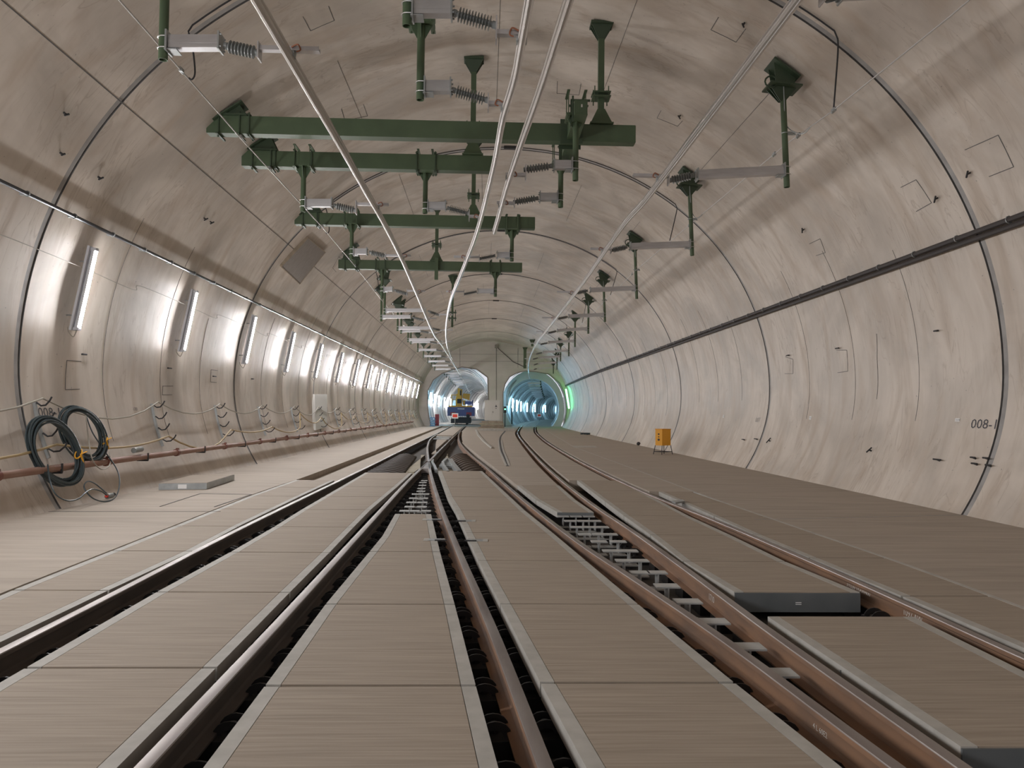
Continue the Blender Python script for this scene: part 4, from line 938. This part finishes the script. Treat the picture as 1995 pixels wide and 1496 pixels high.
# short anchor stubs left in the lining
ANC = [(1830, 897, 14, 0, 'right wall below the white label'), (1697, 878, 9, 1, 'right wall, lower middle, slanting'), (1925, 894, 9, 0, 'right wall beside the near joint, upper right'), (1930, 908, 9, 0, 'right wall beside the near joint, lower right'), (1900, 893, 8, 0, 'right wall beside the near joint, upper left'), (1903, 905, 10, 0, 'right wall beside the near joint, lower left'),
       (1566, 447, 7, 1, 'right wall above the conduit near middle'), (1827, 644, 6, 0, 'right wall high beside the near joint'), (1889, 337, 9, 1, 'right wall left of the square patch'), (1826, 386, 9, 1, 'right wall right of the tilted patch'), (1634, 678, 7, 0, 'right wall above the twin patches'), (1537, 692, 5, 0, 'right wall above the left twin patch'),
       (1450, 857, 7, 0, 'right wall left of the second joint foot'), (1475, 856, 9, 0, 'right wall on the second joint foot'), (1500, 859, 9, 1, 'right wall just right of the second joint foot'), (1450, 45, 6, 1, 'ceiling at the upper right patch'), (1325, 225, 6, 1, 'ceiling at the small right patch'),
       (125, 220, 6, 1, 'left wall high in the upper corner'), (118, 298, 5, 1, 'left wall upper corner, below the first'), (192, 345, 7, 1, 'left wall in the shadow band'), (398, 425, 6, 1, 'left wall under the third girder, left of a pair'), (410, 432, 6, 1, 'left wall under the third girder, right of a pair'), (160, 690, 8, 0, 'left wall below the first lamp'), (327, 717, 9, 0, 'left wall below and left of the second lamp'), (415, 733, 8, 0, 'left wall below and right of the second lamp'), (490, 738, 6, 0, 'left wall below the third lamp')]
for px, py, L, sl_, w in ANC:
    p = onwall(px, py, 0.01); l = L*p.y/F; n = lin(tpos(p), 1, 0)-lin(tpos(p), 0, 0)
    d = V((0, 1, 0)) if abs(p.x) > 6.5 and not sl_ else (V((0, 1, 0))+n.cross(V((0, 1, 0)))*0.8).normalized()
    mb = MB().cyl(p-n*0.01, p+n*0.05, 0.016, n=6).cyl(p+n*0.045-d*l*0.9, p+n*0.045+d*l*0.9, 0.015, n=6)
    tag(mb.build('anchor_stub', M['dark'], smooth=False), 'short black anchor stub on the '+w, 'anchor', 'anchor stubs in the lining')

# plain plate and board on the left
pc = [onwall(x, y, 0.02) for x, y in ((598, 462), (632, 490), (582, 552), (546, 518))]
t = thing('access_board', 'large tilted brown board in a pale frame on the upper left wall', 'board', pc[3])
nrm = (pc[1]-pc[0]).cross(pc[3]-pc[0]).normalized(); cen = sum(pc, V())/4
if nrm.dot(V((0.56, cen.y, 2.2))-cen) < 0: nrm = -nrm
MB().prism([p-nrm*0.02 for p in pc], nrm*0.06).build('panel', M['hatch'], t, smooth=False)
fr = MB()
for a, b in zip(pc, pc[1:]+pc[:1]): fr.bar(a, b, 0.025, 0.10, up=nrm)
fr.build('frame', M['wood'], t, smooth=False)
pc = [onwall(x, y, 0.06) for x, y in ((613, 768), (637.5, 768), (637.5, 832), (615, 838))]
o = MB().prism(pc, (-0.12, 0, 0)).build('wall_cabinet', M['cabinet'], smooth=False); tag(o, 'flat pale grey cabinet on the left wall below the fifth lamp', 'cabinet')

# ------------------------------------------------------------------ loose things on the floor
a, b = atz(309, 954.6, 0.0), atz(402.6, 953.4, 0.0); c = atz(456.5, 935.5, 0.0)
d_ = a+(c-b)
t = thing('loose_panel', 'loose pale cover panel with steel edge lying on the left walkway', 'cover panel', a)
MB().prism([p+V((0, 0, 0.004)) for p in (a, b, c, d_)], (0, 0, 0.115)).build('steel_frame', M['galv'], t, smooth=False)
cc = (a+b+c+d_)/4; MB().prism([p.lerp(cc, 0.02)+V((0, 0, 0.119)) for p in (a, b, c, d_)], (0, 0, 0.006)).build('top_face', M['panel'], t, smooth=False)
l0, l1 = a.lerp(b, 0.4), a.lerp(b, 0.58); n_ = V((0, -0.004, 0))
MB().prism([l0+n_+V((0, 0, .02)), l1+n_+V((0, 0, .02)), l1+n_+V((0, 0, .1)), l0+n_+V((0, 0, .1))], (0, -0.003, 0)).build('paper_label', M['white'], t, smooth=False)
# flush hatch in left walkway
hc = [atz(x, y, 0.003) for x, y in ((312, 986.5), (418, 987), (490, 963), (390, 961.5))]
mb = MB()
for p, q in ((0, 3), (2, 1), (2, 3)): mb.bar(hc[p], hc[q], 0.02, 0.006)
tag(mb.build('floor_hatch', M['joint'], smooth=False), 'flush rectangular hatch outline in the left walkway near the loose panel', 'hatch')
jt = MB().bar(atz(0, 996.5, 0.002), atz(430, 996, 0.002), 0.012, 0.004); tag(jt.build('floor_joint', M['joint'], smooth=False), 'thin joint line across the left walkway', 'joint')
jt = MB().bar(atz(1470, 1012, 0.002), atz(1880, 1003, 0.002), 0.012, 0.004); tag(jt.build('floor_joint', M['jointlight'], smooth=False), 'thin joint line across the right walkway', 'joint')
# orange box on legs
c0, c1, c2 = atz(1277, 883), atz(1291, 885.5), atz(1308, 882)
Yb = c1.y; base = V((c1.x, c1.y, 0))
t = thing('orange_box', 'orange yellow distribution box on thin black legs by the right wall', 'distribution box', base)
fx_ = (aty(1277, 860, Yb+0.2)); gx = aty(1307, 860, Yb+0.25); ex = aty(1290, 860, Yb)
zb_, zt_ = aty(1290, 868, Yb).z, aty(1290, 837, Yb).z
q0, q1, q2 = V((fx_.x, Yb+0.22, 0)), V((ex.x, Yb, 0)), V((gx.x, Yb+0.28, 0)); q3 = q0+q2-q1
MB().prism([q+V((0, 0, zb_)) for q in (q1, q2, q3, q0)], (0, 0, zt_-zb_)).build('box_body', M['orange'], t, smooth=False)
cq = (q0+q2)/2
MB().prism([cq+(q-cq)*1.06+V((0, 0, zt_)) for q in (q1, q2, q3, q0)], (0, 0, 0.03)).build('lid', M['orangedark'], t, smooth=False)
nq = (q1-q0).cross(V((0, 0, 1))).normalized(); pz = q0.lerp(q1, 0.5)+nq*0.008
mm = MB()
for zz, s_ in ((0.55, 0.05), (0.42, 0.035), (0.28, 0.07)): mm.cyl(pz-nq*0.01+V((0, 0, zb_+zz*(zt_-zb_)*1.3)), pz+nq*0.01+V((0, 0, zb_+zz*(zt_-zb_)*1.3)), s_*0.6, n=10)
mm.build('socket_outlet', M['dark'], t)
for q in (q0, q1, q2, q3):
    e = cq+(q-cq)*1.25; MB().cyl(q+V((0, 0, zb_)), e, 0.014, n=6).build('leg', M['dark'], t)
MB().tube([cq+(q-cq)*1.15+V((0, 0, 0.1)) for q in (q0, q1, q2, q3)], 0.012, 6, closed=True).build('leg_brace', M['dark'], t)
p = atz(1150, 848)+V((-0.35, 0, 0)); pts = [p+V((0.32*math.cos(a*2.1), 0.25*math.sin(a*1.7), 0.05+0.11*abs(math.sin(a*1.3)))) for a in [q*0.35 for q in range(40)]]
tag(MB().tube(pts, 0.022, 6).build('cable_tangle', M['cable']), 'small tangle of dark cable on the right walkway far off', 'cable')
p = atz(1244, 867.5); tag(MB().lathe(p, (0, 0, 1), [(0, 0.03), (0.03, 0.09), (0.1, 0.1), (0.16, 0.05), (0.17, 0.01)], 10).build('round_stopper', M['dark']), 'small dark round stopper at the foot of the right wall', 'stopper')
for k, (x0, x1, y0, y1) in enumerate(((1115, 1166, 868.5, 872),)):
    tag(MB().prism([atz(x0, y0, .001), atz(x0+8, y1, .001), atz(x1, y1, .001), atz(x1-8, y0, .001)][::-1], (0, 0, 0.006)).build('floor_plate', M['strip'], smooth=False), 'pale flat rectangle on the right walkway beyond the bend', 'floor plate')
tag(MB().prism([atz(x, y, .001) for x, y in ((1309, 979), (1330, 976), (1334, 979), (1316, 982))], (0, 0, 0.03)).build('metal_shoe', M['galv'], smooth=False), 'small bright metal piece beside the rightmost rail', 'metal piece')

# ------------------------------------------------------------------ end wall and the two bores
EWL = [(840, 828), (835.5, 813), (833, 790), (833, 762), (844, 740), (862, 727), (884, 719), (900, 715), (928, 719), (950, 735), (951.5, 776), (951, 828)]
EWR = [(980, 828), (980, 765), (984, 748), (993, 734), (1008, 726), (1024, 722.5), (1043, 724), (1070, 729), (1090, 746), (1098.6, 762), (1104, 780), (1104.5, 800), (1100, 828)]
def w82(p):
    q = aty(p[0], p[1], YE); return V((q.x, YE, max(q.z, 0.0)))
LA = [w82(p) for p in EWL]; RA = [w82(p) for p in EWR]
LA[0].z = LA[-1].z = RA[0].z = RA[-1].z = -0.02
out = [V((wall_x(0, -1, -0.3), YE, -0.02))]+LA+RA+[V((wall_x(0, 1, -0.3)+0.85, YE, -0.02))]
out += [lin(T_RIGHT0+0.05+(T_LEFT0-T_RIGHT0-0.1)*q/60, -0.25, YE) for q in range(61)]
struct(MB().prism(out, (0, 0.7, 0)).build('wall_end', M['endwall'], smooth=False))
# brown reveal strips round the openings
for k, A in enumerate((LA, RA)):
    mb = MB()
    for p, q in zip(A, A[1:]): mb.bar(p+V((0, -0.02, 0)), q+V((0, -0.02, 0)), 0.1, 0.05, up=(0, 1, 0))
    struct(mb.build('trim_%d' % (k+2), M['hatch'], smooth=False))
mb = MB()
for px in (896, 1009): a, b = aty(px, 678, YE), aty(px, 716, YE); mb.bar(a+V((0, -.01, 0)), b+V((0, -.01, 0)), 0.03, 0.02, up=(0, 1, 0))
a, b = aty(967, 676, YE), aty(967, 836, YE); mb.bar(a+V((0, -.01, 0)), V((b.x, YE-.01, 0)), 0.05, 0.02, up=(0, 1, 0))
for y in (704, 690): a, b = aty(870, y, YE), aty(1060, y, YE); mb.bar(a+V((0, -.01, 0)), b+V((0, -.01, 0)), 0.02, 0.02, up=(0, 1, 0))
struct(mb.build('trim_4', M['joint'], smooth=False))
c = aty(967, 675, YE-0.2); t = thing('junction_box', 'small brown junction box high on the end wall with a cable below', 'junction box', c)
MB().box(c, (0.34, 0.3, 0.34)).build('box_body', M['hatch'], t, smooth=False); MB().tube([c+V((0.1, .1, -.1)), aty(1000, 705, YE-.06), aty(1022, 715, YE-.06)], 0.03, 6).build('cable', M['black'], t)
# left bore
def bore(name, cx, w, zt, y0, y1, m, n=26, z_spring=2.0, dy=5.0):
    ys = []; y = y0
    while y < y1: ys.append(y); y += dy
    ys.append(y1); vs = []; t0 = -math.asin(min(0.95, 2.08/w)); prof = [t0+(math.pi-2*t0)*k/n for k in range(n+1)]
    for y in ys:
        for tt in prof: vs.append(V((cx(y)+w*math.cos(tt), y, z_spring+((zt-z_spring) if math.sin(tt) > 0 else w)*math.sin(tt))))
    mb = MB(); mb.v = vs
    for j in range(len(ys)-1):
        for i in range(n): a_ = j*(n+1)+i; mb.f.append((a_, a_+n+1, a_+n+2, a_+1)); mb.m.append(0)
    for j in range(1, len(ys)-1):                      # raised ring ribs
        for i in range(n):
            a_ = j*(n+1)+i; mb.bar(vs[a_], vs[a_+1], 0.16, 0.10, up=(vs[a_]-V((cx(ys[j]), ys[j], z_spring))), m=0)
    mb.add(vs[-(n+1):], [tuple(range(n+1))])
    return struct(mb.build(name, m, origin=(0, 0, 0)))
lcx = smooth_tab([(82, -2.9), (110, -3.0), (140, -2.2), (180, 0.6), (230, 8), (290, 22)])
bore('wall_left_bore', lcx, 3.62, 6.75, 82.5, 290, M['bore'])
strip_floor('floor_left_bore', lambda y: lcx(y)-3.7, lambda y: lcx(y)+3.7, YE, 290, M['walk'], step=4)
rcx = lambda y: RX[5](y)+1.2
bore('wall_right_bore', lambda y: rcx(y)+0.25*0, 3.0, 5.35, 86.5, 290, M['bore'], dy=4.5)
strip_floor('floor_right_bore', lambda y: rcx(y)-3.4, lambda y: rcx(y)+3.4, YE, 290, M['walk'], step=3)
# white bulkhead inside the right portal
r0 = V((rcx(86.5), 86.5, 0)); inner = [V((r0.x+3.0*math.cos(q), 86.4, 2.0+(3.35 if math.sin(q) > 0 else 3.0)*math.sin(q))) for q in [-0.7+(math.pi+1.4)*k/24 for k in range(25)]]
outer = [V((5.3+3.6*math.cos(q), 86.4, 1.9+4.4*math.sin(q))) for q in [math.pi+0.45-(math.pi+0.9)*k/24 for k in range(25)]]
struct(MB().prism(inner+outer, (0, 0.3, 0)).build('wall_right_bulkhead', M['borewhite'], smooth=False))
mb = MB()
sw = [V((5.3+3.75*math.cos(q), 0, 1.9+4.45*math.sin(q))) for q in [-0.45+(math.pi+0.9)*k/24 for k in range(25)]]
for p, q in zip(sw, sw[1:]): mb.add([p+V((0, 82.6, 0)), q+V((0, 82.6, 0)), q+V((0, 86.6, 0)), p+V((0, 86.6, 0))], [(0, 1, 2, 3)])
struct(mb.build('wall_right_collar', M['borewhite']))
a = [aty(x, y, 86.2) for x, y in ((986, 770), (990, 756), (998, 746), (1006, 739), (1006, 742), (999, 750), (993, 760), (990, 775), (990, 790), (985.5, 790))]
struct(MB().prism(a, (0, 0.1, 0)).build('trim_5', M['hatch'], smooth=False))
a = [aty(x, y, 86.2) for x, y in ((996, 795), (998.5, 795), (998.5, 826), (996, 826))]; struct(MB().prism(a, (0, 0.1, 0)).build('trim_6', M['dark'], smooth=False))
# lamps in the bores
for j, y in enumerate((94, 105, 118, 134, 153, 176, 203, 235, 268)):
    x = rcx(y)-2.55; t = thing('tube_lamp', 'bluish lit tube lamp inside the right bore, %s' % nth(j, 'from the portal').replace('the camera', 'the portal'), 'lamp', (x, y, 1.9), 'tube lamps in the right bore')
    MB().cyl((x, y, 1.7), (x+0.02, y, 3.2), 0.07, n=10).build('tube', M['tubeblue'], t); MB().box((x-0.1, y, 2.45), (0.06, 0.14, 1.6)).build('housing', M['housing'], t, smooth=False)
for j, y in enumerate((84.5, 92, 102, 114, 128, 144, 163, 186, 213, 245, 275)):
    x = lcx(y)-3.05; t = thing('tube_lamp', 'lit tube lamp inside the left bore, %s' % nth(j, 'from the portal').replace('the camera', 'the portal'), 'lamp', (x, y, 2.2), 'tube lamps in the left bore')
    MB().cyl((x, y, 2.2), (x+0.02, y, 3.6), 0.06, n=10).build('tube', M['tubeblue' if j in (0, 1, 3, 5, 6) else 'tube'], t); MB().box((x-0.1, y, 2.9), (0.06, 0.14, 1.5)).build('housing', M['housing'], t, smooth=False)
t = thing('tube_lamp', 'bluish lit tube lamp tucked behind the left edge of the right portal', 'lamp', (1.75, 84.5, 3.0))
MB().cyl((1.75, 84.5, 3.0), (1.95, 84.5, 4.4), 0.06, n=10).build('tube', M['tubeblue'], t); MB().bar((1.70, 84.5, 2.95), (1.90, 84.5, 4.4), 0.08, 0.03, up=(1, 0, 0)).build('housing', M['housing'], t, smooth=False)
# bore catenary arms (tiny)
for j in range(7):
    y = 84+6*j; x = RX[1](y)-0.9; t = thing('catenary_support', 'tiny silver arm on a post inside the left bore, %s' % nth(j, 'from the portal').replace('the camera', 'the portal'), 'catenary support', (x, y, 5.5), 'catenary supports in the left bore')
    MB().cyl((x, y, 5.5), (x, y, 6.05), 0.06, n=8).build('drop_post', M['green'], t); MB().bar((x, y, 5.75), (x+1.4, y, 5.7), 0.14, 0.16).build('arm_box', M['alu'], t, smooth=False)
for j in range(8):
    y = 88+5*j; x = RX[6](y)+0.55; z_ = 5.0-0.028*(y-84); t = thing('catenary_support', 'tiny dark arm on a post inside the right bore, %s' % nth(j, 'from the portal').replace('the camera', 'the portal'), 'catenary support', (x, y, z_-0.2), 'catenary supports in the right bore')
    MB().cyl((x, y, z_-0.2), (x, y, z_+0.35), 0.07, n=8).build('drop_post', M['dgreen'], t); MB().bar((x, y, z_+0.05), (x-1.5, y, z_), 0.14, 0.16).build('arm_box', M['alu'], t, smooth=False)
# green lamp on right wall by the portal
y = 79.5
fl = flare(y)*0.97; a, b = V((wall_x(1.9, 1, 0.2)+fl, y, 2.0)), V((wall_x(4.2, 1, 0.25)+fl, y, 4.0))
t = thing('green_tube_lamp', 'glowing green tube lamp on the right wall beside the right portal', 'lamp', a)
MB().cyl(a, b, 0.07, n=10).build('tube', M['tubegreen'], t); MB().bar(a+V((.12, 0, 0)), b+V((.12, 0, 0)), 0.12, 0.06, up=(1, 0, 0)).build('housing', M['housing'], t, smooth=False)
c = aty(984, 798, 81.6); t = thing('signal_lamp', 'small green signal light between the two portals near the white cabinet', 'signal', V((c.x, 81.6, 0)))
MB().box(c+V((0, 0, 0)), (0.3, 0.2, 0.7)).box(V((c.x, 81.7, c.z/2)), (0.1, 0.1, c.z)).build('signal_body', M['dark'], t, smooth=False); MB().cyl(c+V((0, -.12, 0.05)), c+V((0, -.1, .05)), 0.08, n=10).build('lens', M['lens'], t)

# ------------------------------------------------------------------ cabinet, pallets, signs, wagon
Yc = 71.0
a, b = aty(944, 820, Yc), aty(974, 780, Yc)
t = thing('control_cabinet', 'pale grey two-door control cabinet standing on stacked boards between the portals', 'cabinet', V(((a.x+b.x)/2, Yc+0.3, a.z)))
MB().box(((a.x+b.x)/2, Yc+0.3, (a.z+b.z)/2), (b.x-a.x, 0.6, b.z-a.z-0.08)).build('body', M['cabinet'], t, smooth=False)
MB().box(((a.x+b.x)/2, Yc+0.28, b.z-0.02), (b.x-a.x+0.12, 0.74, 0.07)).build('roof', M['cabinet'], t, smooth=False)
for s in (-1, 1):
    d = MB().box(((a.x+b.x)/2+s*(b.x-a.x)/4, Yc-0.015, (a.z+b.z)/2-0.02), ((b.x-a.x)/2-0.03, 0.03, b.z-a.z-0.2)).build('door', M['cabinet'], t, smooth=False)
    if s > 0:
        MB().box(((a.x+b.x)/2+0.06, Yc-0.05, (a.z+b.z)/2-0.12), (0.04, 0.04, 0.16)).build('handle', M['dark'], d, smooth=False)
        k = V(((a.x+b.x)/2+0.35, Yc-0.034, b.z-0.62)); MB().prism([k+V((-.11, 0, 0)), k+V((.11, 0, 0)), k+V((0, 0, .24))], (0, -0.006, 0)).box(k+V((0, 0, -.12)), (0.14, 0.01, 0.05)).build('warning_sign', M['ink'], d, smooth=False)
zz = 0.0; hs = a.z/4
for j in range(4):
    wx = (2.35, 2.1, 2.25, 1.95)[j]; o = MB().box(((a.x+b.x)/2-0.05+0.06*(j % 2), Yc+0.3, zz+hs/2), (wx, 1.3, hs*0.82)).build('timber_board', M['wood' if j != 2 else 'plank'], smooth=False); zz += hs
    tag(o, 'stacked timber board under the control cabinet, %s of the stack' % ('lowest', 'second from below', 'third from below', 'topmost')[j], 'board', 'boards under the cabinet')
a = atz(937, 839); o = MB().box((a.x+1.3, a.y, 0.1), (2.9, 0.5, 0.2)).build('concrete_block', M['strip'], smooth=False); tag(o, 'long low concrete block on the floor in front of the stacked boards', 'block')
def stop_sign(px, py, w, Y, lab):
    c = aty(px, py, Y); s = w*Y/F; t = thing('stop_board', lab, 'sign', V((c.x, Y, 0)), 'red and white stop boards')
    MB().cyl((c.x, Y, 0), (c.x, Y, c.z), 0.03, n=8).build('sign_post', M['galv'], t)
    MB().box((c.x, Y-0.05, c.z), (s, 0.03, s*0.82)).build('board', M['white'], t, smooth=False); MB().box((c.x, Y-0.07, c.z), (s*0.72, 0.012, s*0.48)).build('red_panel', M['sred'], t, smooth=False)
stop_sign(886.5, 810, 12.5, 80, 'white board with red rectangle on a thin post in front of the blue wagon')
stop_sign(1050.5, 809, 8.5, 97, 'small white board with red rectangle inside the right portal')
c = aty(851.5, 815, 84); o = MB().box((c.x, 84, (c.z+0.45)/2), (0.42, 0.4, c.z+0.45)).build('red_locker', M['dred'], smooth=False); tag(o, 'dark red upright locker at the left portal', 'locker')
c = aty(843, 820, 83.5); mb = MB()
for k in range(5): mb.box((c.x+0.12+0.06*(k % 2), 81.3, 0.05+k*0.2), (0.5, 0.4, 0.1), Matrix.Rotation(0.25*(-1)**k, 3, 'Z'))
tag(mb.build('blue_stack', M['lblue'], smooth=False), 'blue pile of tubing left of the dark red locker', 'pile')
# wagon with crane
Yw = 92.0
a, b = aty(871.5, 823, Yw), aty(924.5, 794, Yw); xm = (a.x+b.x)/2; W = b.x-a.x
t = thing('works_wagon', 'navy blue rail wagon carrying a yellow crane in the left portal', 'rail wagon', V((xm, Yw+4, 0)))
z0, z1 = aty(900, 812, Yw).z, aty(900, 794.5, Yw).z
MB().box((xm, Yw+4, (z0+z1)/2+0.1), (W, 8, z1-z0)).build('body', M['blue'], t, smooth=False)
MB().box((xm-0.1, Yw+4, z1+0.18), (W*0.86, 7.8, 0.16)).build('deck', M['orange'], t, smooth=False)
lg = MB()
for k in range(7): lg.box((xm-0.36+k*0.12, Yw-0.02, z1-0.12), (0.08, 0.02, 0.13))
lg.build('white_lettering', M['white'], t, smooth=False)
for s in (-1, 1):
    MB().cyl((xm+s*0.85, Yw-0.35, z0+0.12), (xm+s*0.85, Yw, z0+0.12), 0.22, n=14).build('buffer', M['dark'], t)
    MB().box((xm+s*0.95, Yw-0.02, z0+0.35), (0.62, 0.05, 0.4)).build('lamp_cluster', M['dred'], t, smooth=False)
    MB().cyl((xm+s*0.75, Yw+0.9, 0.47), (xm+s*0.62, Yw+0.9, 0.47), 0.46, n=20).build('wheel', M['dark'], t)
    MB().cyl((xm+s*0.75, Yw+6.9, 0.47), (xm+s*0.62, Yw+6.9, 0.47), 0.46, n=20).build('wheel', M['dark'], t)
MB().box((xm, Yw+3.6, 0.55), (2.3, 7.0, 0.62)).box((xm, Yw+0.1, 0.42), (2.4, 0.2, 0.5)).build('underframe', M['dark'], t, smooth=False)
k = z1+0.26
fr = MB()
for dx in (-1.15, -0.55): fr.box((xm+dx, Yw+0.6, k+0.65), (0.09, 0.09, 1.3))
fr.box((xm-0.85, Yw+0.6, k+1.28), (0.7, 0.1, 0.09)).box((xm-0.85, Yw+0.6, k+0.7), (0.7, 0.1, 0.07)); fr.build('guard_frame', M['machine'], t, smooth=False)
MB().box((xm-0.3, Yw+1.4, k+0.5), (0.75, 0.9, 1.0)).box((xm-0.35, Yw+1.4, k+1.2), (0.55, 0.7, 0.5)).box((xm-0.32, Yw+1.3, k+1.75), (0.3, 0.4, 0.7)).cyl((xm-0.05, Yw+1.2, k+0.9), (xm-0.02, Yw+1.2, k+2.0), 0.11, n=10).build('crane_mast', M['machine'], t, smooth=False)
MB().box((xm-0.3, Yw+0.93, k+0.55), (0.6, 0.04, 0.55)).box((xm-0.1, Yw+0.9, k+1.55), (0.16, 0.05, 0.6)).build('crane_hoses', M['dark'], t, smooth=False)
MB().prism([V((xm+0.1, Yw+1.2, k+0.95)), V((xm+0.95, Yw+1.2, k+0.7)), V((xm+1.02, Yw+1.2, k+1.45)), V((xm+0.2, Yw+1.2, k+1.5))], (0, 1.2, 0)).box((xm+0.35, Yw+1.0, k+0.35), (0.34, 0.4, 0.6)).build('crane_boom', M['machine'], t, smooth=False)
MB().box((xm+0.85, Yw+0.7, k+0.35), (0.8, 0.8, 0.4)).cyl((xm+1.35, Yw+0.8, k), (xm+1.35, Yw+0.8, k+0.7), 0.08, n=8).build('winch', M['blue'], t, smooth=False)

# ------------------------------------------------------------------ camera, world, render look
sc = bpy.context.scene
cam = bpy.data.cameras.new('camera'); co = bpy.data.objects.new('camera', cam); col.objects.link(co)
right = V((AX[0].x, AX[1].x, AX[2].x)); up = V((AX[0].y, AX[1].y, AX[2].y)); fw = V((AX[0].z, AX[1].z, AX[2].z))
co.matrix_world = Matrix(((right.x, up.x, -fw.x, 0), (right.y, up.y, -fw.y, 0), (right.z, up.z, -fw.z, H), (0, 0, 0, 1)))
cam.sensor_width = 36; cam.lens = 36*F/1995; cam.clip_end = 1500; cam.clip_start = 0.05
sc.camera = co
w = bpy.data.worlds.new('world'); sc.world = w; w.use_nodes = True
w.node_tree.nodes['Background'].inputs[0].default_value = (0.9, 0.92, 1.0, 1); w.node_tree.nodes['Background'].inputs[1].default_value = 0.12
sc.view_settings.view_transform = 'Standard'; sc.view_settings.look = 'None'; sc.view_settings.gamma = 1.0; sc.view_settings.exposure = 2.75
sc.view_settings.use_curve_mapping = False
sc.cycles.use_denoising = True
sc.cycles.max_bounces = 10; sc.cycles.diffuse_bounces = 6; sc.cycles.sample_clamp_indirect = 8
